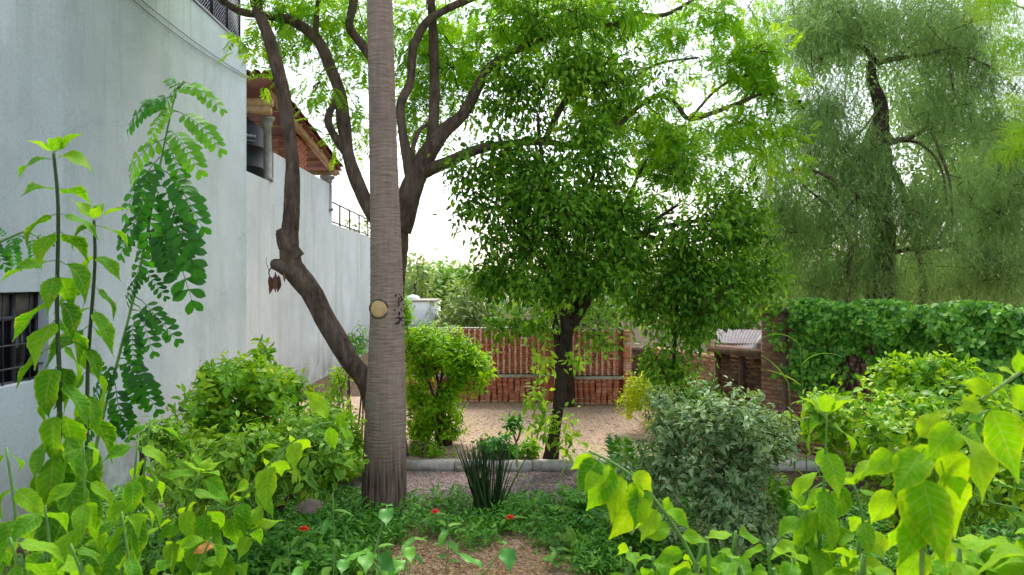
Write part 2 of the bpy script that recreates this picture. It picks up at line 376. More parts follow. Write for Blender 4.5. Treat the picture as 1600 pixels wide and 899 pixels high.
# ------------------------------------------------------------------ leaf templates (axis +Y, normal +Z)
def prof(kind, t):
    if kind == 'ovate': return math.sin(math.pi * min(1, t**0.72))**0.85
    if kind == 'acum': return math.sin(math.pi * t**0.62)**0.85 * (1 - 0.5*max(0.0, min(1.0, (t - 0.6)/0.3)))
    if kind == 'lance': return math.sin(math.pi * t**0.85)
    if kind == 'obov': return math.sin(math.pi * t**1.35)**0.7
    if kind == 'heart': return (math.sin(math.pi * (0.12 + 0.88*t)**0.7))**0.8 if t > 0 else 0.3
    if kind == 'strap': return min(1, 6*t) * (1 - t**3)
def leaf_hi(kind='ovate', n=9, across=2, width=0.5, fold=0.25, droop=0.6, serr=0.0, wave=0.0, pet=0.0, seed=0, twist=0.0):
    rs = np.random.RandomState(seed); ph = rs.uniform(0, 6.28); us = np.linspace(-1, 1, 2*across + 1)
    v = []; e = []; al = []; y = 0.0; z = 0.0
    for i in range(n + 1):
        t = i / n
        w = max(0.012, width/2 * prof(kind, t)) if 0 < i < n else 0.012
        if serr and 0 < i < n and i % 2: w *= 1 + serr
        th = -droop * t; ct, st = math.cos(th), math.sin(th)
        if i: y += math.cos(-droop * (t - 0.5/n)) / n; z += math.sin(-droop * (t - 0.5/n)) / n
        for u in us:
            lift = abs(u) * w * fold + wave * w * math.sin(7*t + ph + (1.5 if u > 0 else 0)) * abs(u)
            tw = twist * t
            x_, n_ = u*w, lift
            x_, n_ = x_*math.cos(tw) - n_*math.sin(tw), x_*math.sin(tw) + n_*math.cos(tw)
            v.append((x_, y - n_*st, z + n_*ct)); e.append(abs(u)); al.append(t)
    k = len(us); f = []
    for i in range(n):
        for j in range(k - 1):
            a, b, c, d = i*k + j, i*k + j + 1, (i+1)*k + j + 1, (i+1)*k + j
            f += [[a, b, c], [a, c, d]]
    v = np.array(v)
    if pet:
        m = len(v); v[:, 1] += pet; r = 0.012
        pv = np.array([(-r, 0, 0.0), (r, 0, 0), (0, 0, -r), (-r, pet, 0), (r, pet, 0), (0, pet, -r)])
        v = np.vstack([v, pv]); e += [0.0]*6; al += [0.0]*6
        for a, b in ((0, 1), (1, 2), (2, 0)): f += [[m+a, m+b, m+b+3], [m+a, m+b+3, m+a+3]]
    return dict(v=v, f=np.array(f), e=np.array(e), al=np.array(al))
def leaf_lo(width=0.5, fold=0.2, droop=0.25, wpos=(0.32, 0.7), w2=0.7):
    w = width / 2; a, b = wpos
    z = lambda t: -droop * t * t
    v = [(0, 0, 0), (-w, a, z(a) + w*fold), (-w*w2, b, z(b) + w*w2*fold), (0, 1, z(1)), (w, a, z(a) + w*fold), (w*w2, b, z(b) + w*w2*fold), (0, 0.5, z(0.5))]
    f = [[0, 6, 1], [1, 6, 2], [2, 6, 3], [0, 4, 6], [4, 5, 6], [5, 3, 6]]
    return dict(v=np.array(v), f=np.array(f), e=np.array([0.2, 1, 1, 0.9, 1, 1, 0.0]), al=np.array([0, a, b, 1, a, b, 0.5]))
def leaf_d(width=0.3, fold=0.15, droop=0.2, wp=0.45):
    w = width/2; v = [(0, 0, 0), (-w, wp, w*fold - droop*wp*wp), (0, 1, -droop), (w, wp, w*fold - droop*wp*wp)]
    return dict(v=np.array(v), f=np.array([[0, 2, 1], [0, 3, 2]]), e=np.array([0, 1, .5, 1]), al=np.array([0, wp, 1, wp]))
def merge_t(parts):
    v = []; f = []; e = []; al = []; n = 0
    for p in parts:
        v.append(p['v']); f.append(p['f'] + n); e.append(p['e']); al.append(p['al']); n += len(p['v'])
    return dict(v=np.concatenate(v), f=np.concatenate(f), e=np.concatenate(e), al=np.concatenate(al))
def xf(t, R, p, s=1.0): return dict(v=t['v'] * s @ np.asarray(R).T + np.asarray(p), f=t['f'], e=t['e'], al=t['al'])
def frame(d, n):
    d = nrm(d); n = np.asarray(n, float); x = nrm(np.cross(d, n)); z = np.cross(x, d)
    return np.stack([x, d, z], -1)
def curve_yz(t, droop):
    # point along a drooping unit rachis
    k = max(droop, 1e-3); return np.array([0, math.sin(k*t)/k, -(1 - math.cos(k*t))/k]), -k*t
def rachis(droop, r=0.006, n=5):
    pts = [curve_yz(i/n, droop)[0] for i in range(n + 1)]
    v, f = tube_np(pts, np.linspace(r, r*0.4, n+1), 3, 0, 1, 0, False)
    return dict(v=v, f=f, e=np.zeros(len(v)), al=np.zeros(len(v)))
def senna_leaf(pairs=8, droop=0.7, seed=0):
    rs = np.random.RandomState(seed); parts = [rachis(droop, 0.008)]
    for i in range(pairs):
        t = 0.14 + 0.84 * i / (pairs - 1); p, th = curve_yz(t, droop)
        l = 0.25 * (0.72 + 0.28 * math.sin(math.pi * (i + 1) / pairs)) * rs.uniform(0.92, 1.06)
        for s in (-1, 1):
            a = math.radians(rs.uniform(58, 74)) if i < pairs - 1 else math.radians(30)
            d = np.array([s*math.sin(a), math.cos(a)*math.cos(th), math.cos(a)*math.sin(th) - rs.uniform(0.05, 0.3)])
            nn = np.array([rs.uniform(-.25, .25), -math.sin(th) + rs.uniform(-.2, .2), math.cos(th)])
            parts.append(xf(leaf_hi('obov', 5, 1, 0.52, 0.1, 0.25, seed=seed*31+i), frame(d, nn), p, l))
    return merge_t(parts)
def feather_leaf(pairs=11, droop=0.6, seed=0, fine=False):
    rs = np.random.RandomState(seed); parts = [rachis(droop, 0.005, 3)]
    for i in range(pairs):
        t = 0.12 + 0.88 * i / (pairs - 1); p, th = curve_yz(t, droop)
        l = 0.32 * math.sin(math.pi * (0.2 + 0.72*t)) * rs.uniform(0.85, 1.1)
        for s in (-1, 1):
            a = math.radians(rs.uniform(50, 68)) if i < pairs - 1 else 0.4
            d = np.array([s*math.sin(a), math.cos(a)*math.cos(th), math.cos(a)*math.sin(th) - rs.uniform(0, 0.2)])
            nn = np.array([rs.uniform(-.2, .2), -math.sin(th), math.cos(th)])
            if not fine:
                parts.append(xf(leaf_d(0.26, 0.1, 0.2, .5), frame(d, nn), p, l))
            else:
                R = frame(d, nn); sub = []
                for k in range(9):
                    tt = 0.1 + 0.1*k
                    for s2 in (-1, 1):
                        dd = np.array([s2*0.8, 0.6, -0.1])
                        sub.append(xf(leaf_lo(0.36, 0.1, 0.1, (0.3, 0.75), 0.9), frame(dd, (0, 0, 1)), (0, tt, -0.12*tt*tt), 0.16*(1.1-0.6*tt)))
                parts.append(xf(merge_t(sub), R, p, l))
    return merge_t(parts)
def strand(n=20, seed=0, droop=0.25):
    rs = np.random.RandomState(seed); parts = [rachis(droop, 0.0035, 2)]
    for i in range(n):
        t = 0.06 + 0.94*i/(n-1); p, th = curve_yz(t, droop)
        for s in (-1, 1):
            a = math.radians(rs.uniform(18, 48)); ph = rs.uniform(-0.9, 0.9)
            d = np.array([s*math.sin(a)*math.cos(ph), math.cos(a), math.sin(a)*math.sin(ph)])
            l = rs.uniform(0.1, 0.22) * (1.2 - 0.5*t); w = 0.012
            x = nrm(np.cross(d, rs.normal(size=3)))
            v = np.array([p + x*w*.7, p + d*l, p - x*w*.7 + d*l*.15])
            parts.append(dict(v=v, f=np.array([[0, 1, 2]]), e=np.full(3, 0.5), al=np.zeros(3)))
    return merge_t(parts)

def scatter(name, tpls, ti, pos, R, s, var, mat, parent=None, world=None, kind='stuff'):
    if world is None: world = WPOS[parent.name] if parent is not None else np.zeros(3)
    V = []; Fc = []; VA = []; E = []; A = []; n = 0
    for k, t in enumerate(tpls):
        m = np.where(ti == k)[0]
        if not len(m): continue
        tv = t['v']; nv = len(tv)
        v = np.einsum('nij,vj->nvi', R[m], tv) * s[m][:, None, None] + (pos[m] - world)[:, None, :]
        f = t['f'][None] + (np.arange(len(m)) * nv)[:, None, None] + n
        V.append(v.reshape(-1, 3)); Fc.append(f.reshape(-1, 3)); VA.append(np.repeat(var[m], nv))
        E.append(np.tile(t['e'], len(m))); A.append(np.tile(t['al'], len(m))); n += len(m)*nv
    me = mesh_np(name, np.concatenate(V), np.concatenate(Fc), mat, np.concatenate(VA), np.concatenate(E), np.concatenate(A))
    return link(name, me, parent, world, kind)
CACHE = {}
def tpl_mesh(key, tpl, mat, var):
    vb = round(float(np.clip(var, 0, 1)) * 7) / 7; k = (key, mat.name, vb)
    if k not in CACHE:
        CACHE[k] = mesh_np('leaf', tpl['v'], tpl['f'], mat, np.full(len(tpl['v']), vb), tpl['e'], tpl['al'])
    return CACHE[k]
def leaf_obj(parent, key, tpl, mat, pos, R, s, var, name='leaf'):
    o = link(name, tpl_mesh(key, tpl, mat, var), parent, pos)
    m = Matrix(np.asarray(R).tolist())
    kx = 0.82 + 0.36*((abs(float(pos[0]))*7919.0 + abs(float(pos[2]))*3571.0) % 1.0) if key[:3] == 'big' else 1.0
    o.rotation_euler = m.to_euler(); o.scale = (s*kx, s, s); return o
def foliage(parent, key, tpls, ti, pos, R, s, var, mat, n_obj=0, score=None, name='leaf', rest='foliage'):
    """the n_obj best-placed leaves are objects, the rest one mass"""
    if n_obj:
        if score is None: score = np.linalg.norm(pos - np.array([0, 0, H]), axis=1)
        order = np.argsort(score); a, b = order[:n_obj], order[n_obj:]
        for i in a: leaf_obj(parent, key + str(ti[i]), tpls[ti[i]], mat, pos[i], R[i], float(s[i]), var[i], name)
    else: b = np.arange(len(pos))
    if len(b): scatter(rest, tpls, ti[b], pos[b], R[b], s[b], var[b], mat, parent)
def frames(d, n):
    d = nrm(d); x = nrm(np.cross(d, n)); z = np.cross(x, d); return np.stack([x, d, z], -1)

def blob_clusters(blobs, rs, shell=2.4, split=0, sub=0.42, flat=0.75):
    """blobs: (px,py,rx_px,ry_px,d,rd_m,n) -> cluster centres and outward directions; split breaks each into uneven lobes"""
    C = []; O = []
    if split:
        nb = []
        for (px, py, rx, ry, d, rd, n) in blobs:
            if n < 30: nb.append((px, py, rx, ry, d, rd, n)); continue
            k = split if n > 60 else max(2, split//2); w = rs.uniform(0.5, 1.5, k); w /= w.sum()
            for q in range(k):
                u = nrm(rs.normal(size=3)) * rs.uniform(0.25, 0.85); f = rs.uniform(0.75, 1.3)*sub
                nb.append((px + u[0]*rx, py + u[2]*ry, rx*f*1.15, ry*f*flat*1.1, d + u[1]*rd, rd*f, max(2, int(n*w[q]))))
        blobs = nb
    for (px, py, rx, ry, d, rd, n) in blobs:
        u = nrm(rs.normal(size=(n, 3))); r = rs.uniform(0, 1, (n, 1)) ** (1.0 / shell)
        ph = rs.uniform(0, 6.28, 3)
        r = r * (0.95 + 0.16*np.sin(u[:, :1]*5 + ph[0])*np.sin(u[:, 2:]*5 + ph[1]) + 0.12*np.sin(u[:, 1:2]*7 + ph[2]) + 0.25*(rs.uniform(0, 1, (n, 1)) > 0.9))
        C.append(P(px, py, d) + u * r * np.array([rx/F*d, rd, ry/F*d])); O.append(u * r)
    return np.concatenate(C), np.concatenate(O)
def leaves_at(C, O, rs, per, spread, size, droop=0.3, up=1.0, rnd=0.8, light=None):
    n = len(C) * per
    off = rs.normal(size=(n, 3)) * spread
    pos = np.repeat(C, per, 0) + off; out = np.repeat(O, per, 0)
    d = nrm(out*0.6 + nrm(off)*0.5 + rs.normal(size=(n, 3))*rnd*0.6 + np.array([0, 0, -droop]))
    nn = nrm(np.array([0, 0, up]) + rs.normal(size=(n, 3))*0.45 + out*0.35)
    cv = np.repeat(rs.uniform(0, 1, len(C)), per)
    var = np.clip(0.5*cv + 0.5*rs.uniform(0, 1, n), 0, 1)
    s = size * rs.uniform(0.65, 1.25, n)
    return pos, frames(d, nn), s, var
def twigs_to(C, skel, rs, r=0.006, frac=1.0, maxlen=1.1):
    """thin crooked twigs from nearby skeleton points (or earlier clusters) to each cluster"""
    mb = MB(); S = np.asarray(skel); C = np.asarray(C); done = []
    order = np.argsort([np.min(np.linalg.norm(S - c, axis=1)) for c in C])
    for c in C[order]:
        pool = np.vstack([S] + ([np.array(done)] if done else []))
        dd = np.linalg.norm(pool - c, axis=1); k = np.argsort(dd)[:6]; k = k[dd[k] > 0.03]
        done.append(c)
        if not len(k) or rs.uniform() > frac: continue
        a = pool[k[rs.randint(len(k))]]; l = np.linalg.norm(c - a)
        if l > maxlen: continue
        m = (a + c)/2 + rs.normal(size=3)*0.14*l
        mb.tube([a, m, c], [r*1.5, r, r*0.5], 3, 0, 2, 0, cap=False)
    if not mb.n: mb.tube([C[0], C[0] + [0, 0, .01]], [r, r], 3, 0, 1)
    return mb

LO = [leaf_lo(0.5, 0.25, 0.2), leaf_lo(0.42, 0.1, 0.4), leaf_lo(0.58, 0.4, 0.1), leaf_lo(0.48, -0.1, 0.55)]
LO_N = [leaf_lo(0.34, 0.25, 0.3), leaf_lo(0.3, 0.15, 0.5), leaf_lo(0.38, 0.3, 0.15)]
MID = [leaf_hi('ovate', 4, 1, 0.44, 0.3, 0.5, seed=1), leaf_hi('ovate', 4, 1, 0.48, 0.15, 0.9, seed=2, wave=0.2), leaf_hi('lance', 4, 1, 0.38, 0.35, 0.3, seed=3), leaf_hi('ovate', 4, 1, 0.4, 0.5, 1.1, seed=4)]
FEA = [feather_leaf(11, 0.5, 1), feather_leaf(12, 0.9, 2), feather_leaf(10, 0.3, 3)]
FEAF = [feather_leaf(12, 0.7, 5, True), feather_leaf(11, 1.1, 6, True)]
STR = [strand(12, 1, 0.4), strand(11, 2, 0.8), strand(13, 3, 0.15)]
SEN = [senna_leaf(8, 0.8, 1), senna_leaf(9, 1.1, 2), senna_leaf(7, 0.5, 3), senna_leaf(8, 1.4, 4)]
BIG = [leaf_hi('acum', 13, 2, 0.42, 0.22, d, 0.1, 0.35, 0.16, seed=k, twist=tw) for k, (d, tw) in enumerate([(0.5, 0.1), (0.9, -0.2), (1.3, 0.15), (0.7, 0.3), (1.6, -0.1)])]
BIGW = [leaf_hi('acum', 13, 2, 0.55, 0.18, d, 0.07, 0.3, 0.16, seed=k+9, twist=tw) for k, (d, tw) in enumerate([(0.4, 0.1), (0.9, -0.2), (0.6, 0.25)])]

# ================================================================== SETTING
def sheet(name, x0, x1, y0, y1, z, mat, nx=1, ny=1, wav=0.0, seed=0, edge_noise=0.0):
    rs = np.random.RandomState(seed)
    X, Y = np.meshgrid(np.linspace(x0, x1, nx+1), np.linspace(y0, y1, ny+1))
    Z = np.full(X.shape, z) + wav*(np.sin(X*1.7 + seed) * np.cos(Y*1.3 + seed) + 0.5*np.sin(X*3.1)*np.sin(Y*2.7))
    if edge_noise:
        Y[0] += rs.uniform(-1, 1, nx+1)*edge_noise; Y[-1] += rs.uniform(-1, 1, nx+1)*edge_noise
    v = np.stack([X, Y, Z], -1).reshape(-1, 3); i = np.arange(len(v)).reshape(ny+1, nx+1)
    f = np.stack([i[:-1, :-1], i[:-1, 1:], i[1:, 1:], i[1:, :-1]], -1).reshape(-1, 4)
    o = link(name, mesh_np(name, v, f, mat)); o["kind"] = "structure"; return o
sheet('ground', -400, 400, -60, 900, 0.0, M['soil'])
sheet('gravel_path', -3.2, 3.4, 9.4, 11.66, 0.006, M['gravel'], 40, 14, 0.003, 1, 0.12)
sheet('litter_path', -2.6, 2.2, 6.6, 9.1, 0.005, M['path'], 30, 14, 0.003, 2, 0.2)
cy = MB(); cy.quad((-9, 11.8, 0.12), (16, 11.8, 0.12), (16, 18.4, 0.12), (-9, 18.4, 0.12)); cy.quad((-9, 11.8, -0.2), (16, 11.8, -0.2), (16, 11.8, 0.12), (-9, 11.8, 0.12))
o = cy.build('courtyard', M['court']); o["kind"] = "structure"
rs = np.random.RandomState(5)
kerb = thing('kerb', (0, 11.72, 0), 'low weathered concrete kerb edging the gravel path before the dark tree', 'kerb'); 
x = -3.2
while x < 4.2:
    w = rs.uniform(0.55, 0.85); mb = MB()
    mb.box((x + w/2, 11.72 + rs.uniform(-.012, .012), 0.055 + rs.uniform(-.008, .008)), (w - 0.012, 0.17, 0.19), rs.uniform(-.01, .01), jit=0.008, rng=rs)
    mb.build('kerb_stone', M['concrete'], kerb); x += w
# pebbles and litter
def pebbles(name, n, x0, x1, y0, y1, z, s0, s1, mat, flat, seed):
    rs = np.random.RandomState(seed)
    base = np.array([(1, 0, 0), (-1, 0, 0), (0, 1, 0), (0, -1, 0), (0, 0, 1), (0, 0, -1)], float)
    f = np.array([[0, 2, 4], [2, 1, 4], [1, 3, 4], [3, 0, 4], [2, 0, 5], [1, 2, 5], [3, 1, 5], [0, 3, 5]])
    sz = rs.uniform(s0, s1, (n, 1, 1)) * rs.uniform(0.6, 1.2, (n, 1, 3)) * np.array([1, 1, flat])
    v = base[None] * sz; a = rs.uniform(0, 6.28, n); c, s = np.cos(a), np.sin(a); z0 = np.zeros(n)
    R = np.stack([np.stack([c, -s, z0], -1), np.stack([s, c, z0], -1), np.stack([z0, z0, z0+1], -1)], 1)
    v = np.einsum('nij,nvj->nvi', R, v) + np.stack([rs.uniform(x0, x1, n), rs.uniform(y0, y1, n), np.full(n, z)], -1)[:, None]
    ff = f[None] + (np.arange(n)*6)[:, None, None]
    o = link(name, mesh_np(name, v.reshape(-1, 3), ff.reshape(-1, 3), mat, np.repeat(rs.uniform(0, 1, n), 6), smooth=False), kind='stuff')
    return o
props(pebbles('gravel', 14000, -3.1, 3.3, 9.5, 11.62, 0.008, 0.008, 0.022, M['pebble'], 0.6, 1), 'purple grey gravel chips covering the path below the kerb', 'gravel')
props(pebbles('dry_leaf_litter', 7000, -2.5, 2.1, 6.7, 9.0, 0.01, 0.012, 0.035, M['litter'], 0.2, 2), 'tan dry leaf litter and chips on the path in front', 'litter')
props(pebbles('courtyard_gravel', 9000, -2.2, 4.5, 11.9, 17.4, 0.123, 0.005, 0.015, M['litter'], 0.5, 3), 'pinkish loose gravel scattered across the courtyard before the brick screen', 'gravel')

props(pebbles('fallen_leaves', 260, -2.4, 4.5, 9.6, 17.2, 0.128, 0.02, 0.05, M['litter'], 0.12, 9), 'brown fallen leaves strewn over the gravel courtyard and path', 'fallen leaves')
# ------------------------------------------------------------------ left house
D = 5.4
def wx(y, off=0.0): return -D + off - 0.02*y
def wy(px): return F*D/(777 - px)
def WP(y, z, off=0.0): return np.array([wx(y, off), y, z])
house = thing('white_house', (wx(15), 15, 0), 'tall pale stucco house wall with barred window and dark streaks', 'house')
yE, zT = wy(385), 8.0
wy0, wy1, wz0, wz1 = 7.0, 8.86, 1.84, 2.88
mb = MB()
def wq(y0, y1, z0, z1): mb.quad(WP(y0, z0), WP(y1, z0), WP(y1, z1), WP(y0, z1))
wq(-3, wy0, -0.2, zT); wq(wy1, yE, -0.2, zT); wq(wy0, wy1, -0.2, wz0); wq(wy0, wy1, wz1, zT)
r_ = -0.2
mb.quad(WP(wy1, wz0), WP(wy1, wz0, r_), WP(wy1, wz1, r_), WP(wy1, wz1))
mb.quad(WP(wy0, wz0, r_), WP(wy0, wz0), WP(wy0, wz1), WP(wy0, wz1, r_))
mb.quad(WP(wy0, wz1, r_), WP(wy0, wz1), WP(wy1, wz1), WP(wy1, wz1, r_))
mb.quad(WP(wy0, wz0), WP(wy0, wz0, r_), WP(wy1, wz0, r_), WP(wy1, wz0))
mb.quad(WP(yE, -0.2), WP(yE, -0.2, -8), WP(yE, zT, -8), WP(yE, zT))
mb.quad(WP(-3, -0.2, -8), WP(-3, -0.2), WP(-3, zT), WP(-3, zT, -8))
mb.quad(WP(-3, zT), WP(yE, zT), WP(yE, zT, -8), WP(-3, zT, -8))
mb.quad(WP(yE, -0.2, -8), WP(-3, -0.2, -8), WP(-3, zT, -8), WP(yE, zT, -8))
mb.build('wall', M['stucco'], house)
mb = MB(); mb.beam(WP(9.5, zT + 0.01, -0.08), WP(yE + 0.02, zT + 0.01, -0.08), 0.19, 0.05)
mb.build('parapet_cap', M['dark_metal'], house)
# window: frame, panes, bars
mb = MB(); fo = -0.15
for (a, b) in (((wy0, wz0), (wy1, wz0)), ((wy0, wz1), (wy1, wz1)), ((wy0, wz0), (wy0, wz1)), ((wy1, wz0), (wy1, wz1)), ((wy0, 2.58), (wy1, 2.58)), ((8.42, wz0), (8.42, wz1)), ((7.75, wz0), (7.75, wz1))):
    mb.beam(WP(a[0], a[1], fo), WP(b[0], b[1], fo), 0.05, 0.05)
win = mb.build('window', M['dark_metal'], house)
def pane(y0, y1, z0, z1, m):
    mb = MB(); mb.box(tuple((WP(y0, z0, fo-0.02) + WP(y1, z1, fo-0.02))/2), (0.01, y1-y0-0.03, z1-z0-0.03), 0.02)
    mb.build('pane', m, win)
pane(wy0, 7.75, wz0, 2.58, M['glass']); pane(7.75, 8.42, wz0, 2.58, M['glass']); pane(8.42, wy1, wz0, 2.58, M['glass'])
pane(wy0, 7.75, 2.58, wz1, M['curtain']); pane(7.75, 8.42, 2.58, wz1, M['curtain']); pane(8.42, wy1, 2.58, wz1, M['curtain'])
for k in range(4):
    y = wy0 + 0.2 + k*0.47
    mb = MB(); mb.tube([WP(y, wz0, -0.07), WP(y, wz1, -0.07)], [0.009]*2, 6, sub=1); mb.build('bar', M['dark_metal'], win)
for z in (2.02, 2.28):
    mb = MB(); mb.tube([WP(wy0, z, -0.07), WP(wy1, z, -0.07)], [0.01]*2, 6, sub=1); mb.build('bar', M['dark_metal'], win)
# cable on the wall
cab = MB()
for dz, sag in ((0.0, 0.0), (-0.04, 0.09)):
    pts = []
    for k in range(13):
        t = k/12; y = 8.0 + t*7.8; pts.append(WP(y, 7.24 + dz*(0.3 + t*0.4) + 0.16*(2*t-1)**2 - sag*math.sin(math.pi*t), 0.03))
    cab.tube(pts, [0.0075]*13, 6, sub=1)
props(cab.build('cable', M['dark_metal'], None, WP(12, 7.2), True), 'pair of thin dark cables sagging along the tall house wall', 'cable')
# lattice screen on the parapet
lat = thing('lattice_screen', WP(14, zT), 'dark diamond lattice screen on top of the tall house wall', 'screen')
mb = MB(); y0, y1, z0, z1 = 9.6, 15.6, zT + 0.06, zT + 1.5
hh = z1 - z0
for sgn in (1, -1):
    c = y0 - hh
    while c < y1:
        a, b = c, c + hh; za, zb = (z0, z1) if sgn > 0 else (z1, z0)
        ta = max(0, (y0 - a)/hh); tb = min(1, (y1 - a)/hh)
        if tb > ta: mb.beam(WP(a + ta*hh, za + (zb-za)*ta, -0.07 + 0.006*sgn), WP(a + tb*hh, za + (zb-za)*tb, -0.07 + 0.006*sgn), 0.01, 0.028)
        c += 0.085
mb.build('lattice', M['dark_metal'], lat, kind='stuff')
for y in (9.6, 11.1, 12.6, 14.1, 14.9, 15.6):
    mb = MB(); mb.box(WP(y, zT + 0.75, -0.07), (0.05, 0.05, 1.54)); mb.build('post', M['dark_metal'], lat)
mb = MB(); mb.beam(WP(9.6, z0 + .02, -0.07), WP(15.6, z0 + .02, -0.07), 0.04, 0.05); mb.build('bottom_rail', M['dark_metal'], lat)

# ------------------------------------------------------------------ second building with the terrace
ann = thing('terrace_building', WP(20, 0), 'lower streaked white building whose stepped wall carries a tiled terrace roof', 'building')
prof2 = [(yE + 0.002, 5.39), (17.85, 5.39), (17.86, 6.13), (24.2, 6.16), (24.21, 4.9), (38, 4.9)]
mb = MB(); o2 = -0.03
for (ya, za), (yb, zb) in zip(prof2[:-1], prof2[1:]):
    if yb - ya < 0.05: continue
    mb.quad(WP(ya, -0.2, o2), WP(yb, -0.2, o2), WP(yb, zb, o2), WP(ya, za, o2))
    mb.quad(WP(ya, za, o2), WP(yb, zb, o2), WP(yb, zb, o2 - 0.22), WP(ya, za, o2 - 0.22))
    mb.quad(WP(yb, 3.5, o2 - 0.22), WP(ya, 3.5, o2 - 0.22), WP(ya, za, o2 - 0.22), WP(yb, zb, o2 - 0.22))
for y, za, zb in ((17.86, 5.39, 6.13), (24.2, 4.9, 6.16)):
    mb.quad(WP(y, za, o2), WP(y, za, o2 - .22), WP(y, zb, o2 - .22), WP(y, zb, o2))
mb.quad(WP(38, -0.2, o2), WP(38, -0.2, -7), WP(38, 4.9, -7), WP(38, 4.9, o2))
mb.quad(WP(yE, 4.6, o2 - .22), WP(38, 4.6, o2 - .22), WP(38, 4.6, -7), WP(yE, 4.6, -7))
mb.build('wall', M['stucco2'], ann)
# tiled roof: slopes away from the camera
R0, R1 = 16.6, 24.6; ZR0, ZR1 = 7.66, 6.74
def roofz(y): return ZR0 + (ZR1 - ZR0)*(y - R0)/(R1 - R0)
def tile_t(seed, var):
    v = []; n = 6
    for t, r in ((0, 0.105), (0.46, 0.088)):
        for th in (0.0, 0.014):
            for k in range(n + 1):
                a = math.pi*k/n; v.append((math.cos(a)*(r - th), t, math.sin(a)*(r - th)*0.85))
    m = n + 1; f = []
    for k in range(n):
        f += [[k, 2*m+k, 2*m+k+1], [k, 2*m+k+1, k+1], [m+k, m+k+1, 3*m+k+1], [m+k, 3*m+k+1, 3*m+k], [k, k+1, m+k+1], [k, m+k+1, m+k], [2*m+k, 3*m+k+1, 2*m+k+1], [2*m+k, 3*m+k, 3*m+k+1]]
    return np.array(v), np.array(f)
sl = math.atan2(ZR1 - ZR0, R1 - R0); rs = np.random.RandomState(8)
tv, tf = tile_t(0, 0)
tmesh = [mesh_np('roof_tile', tv, tf, M['tile'], np.full(len(tv), a)) for a in (0, .2, .4, .6, .8, 1)]
roof = MB()
roof.quad(WP(R0, ZR0 - 0.02, 0.22), WP(R1, ZR1 - 0.02, 0.22), WP(R1, ZR1 - 0.02, -4), WP(R0, ZR0 - 0.02, -4))
roof.quad(WP(R0, ZR0 - 0.05, 0.22), WP(R0, ZR0 - 0.05, -4), WP(R1, ZR1 - 0.05, -4), WP(R1, ZR1 - 0.05, 0.22))
roof.quad(WP(R0, ZR0 - 0.05, 0.22), WP(R1, ZR1 - 0.05, 0.22), WP(R1, ZR1 - 0.02, 0.22), WP(R0, ZR0 - 0.02, 0.22))
rf = roof.build('roof', M['tile'], ann)
restt = MB()
for c in range(16):
    for r in range(20):
        y = R0 + 0.4*r; p = WP(y, roofz(y) + 0.035 - 0.0, 0.2 - 0.235*c)
        rr = sl + 0.03
        if c < 3:
            o = link('roof_tile', tmesh[rs.randint(6)], rf, p + rs.uniform(-.012, .012, 3)); o.rotation_euler = (rr + rs.uniform(-.03, .03), 0, 0.02 + rs.uniform(-.05, .05))
        else:
            Rm = np.array(Matrix.Rotation(rr, 3, 'X')); restt.add(tv @ Rm.T + p, tf, rs.uniform(0, 1))
restt.build('roof_tile', M['tile'], rf, kind='stuff')
def abeam(a, b, w, h, name='beam', m='wood'):
    mb = MB(); mb.beam(a, b, w, h); mb.build(name, M[m], ann)
abeam(WP(R0 + .7, 7.47, 0.02), WP(R1 - .1, 6.6, 0.02), 0.12, 0.2)
abeam(WP(17.3, 7.2, 0.12), WP(17.3, 7.2, -4), 0.16, 0.17); abeam(WP(17.32, 7.02, 0.07), WP(17.32, 7.02, -4), 0.2, 0.17)
abeam(WP(24.0, 6.55, 0.25), WP(24.0, 6.5, -3), 0.16, 0.14)
for k in range(5):
    y = 18.6 + k*1.15; abeam(WP(y, roofz(y) - 0.1, 0.16), WP(y, roofz(y) - 0.1, -4), 0.08, 0.09, 'rafter')
def column(p, zb, zt, r):
    mb = MB(); z = [zb, zb + .08, zb + .09, zt - .22, zt - .2, zt - .16, zt - .15, zt - .08, zt - .07, zt]
    rr = [r*1.3, r*1.3, r, r*.92, r*1.15, r*1.15, r, r*1.5, r*1.6, r*1.6]
    mb.tube([(p[0], p[1], q) for q in z], rr, 16, sub=1); mb.build('column', M['stone'], ann, smooth=False)
column(WP(17.62, 0, -0.12), 5.4, 6.93, 0.115); column(WP(23.9, 0, -0.12), 5.3, 6.42, 0.15)
mb = MB(); mb.box(WP(20.6, 6.45, -0.34), (0.5, 1.0, 1.0), 0.02, 0.5); pil = mb.build('pillar', M['mortar'], ann)
for c in range(13):
    for k in range(5):
        mb = MB(); z = 6.0 + c*0.077
        if k < 3: mb.box(WP(20.6 - 0.34 + k*0.34 + (0.08 if c % 2 else -0.08)*0.9, z, -0.085), (0.02, 0.32, 0.066), 0.02, rs.uniform())
        else: mb.box(WP(20.09, z, -0.2 - (k-3)*0.26), (0.245, 0.02, 0.066), 0.02, rs.uniform())
        mb.build('brick', M['brick_orange'], pil)
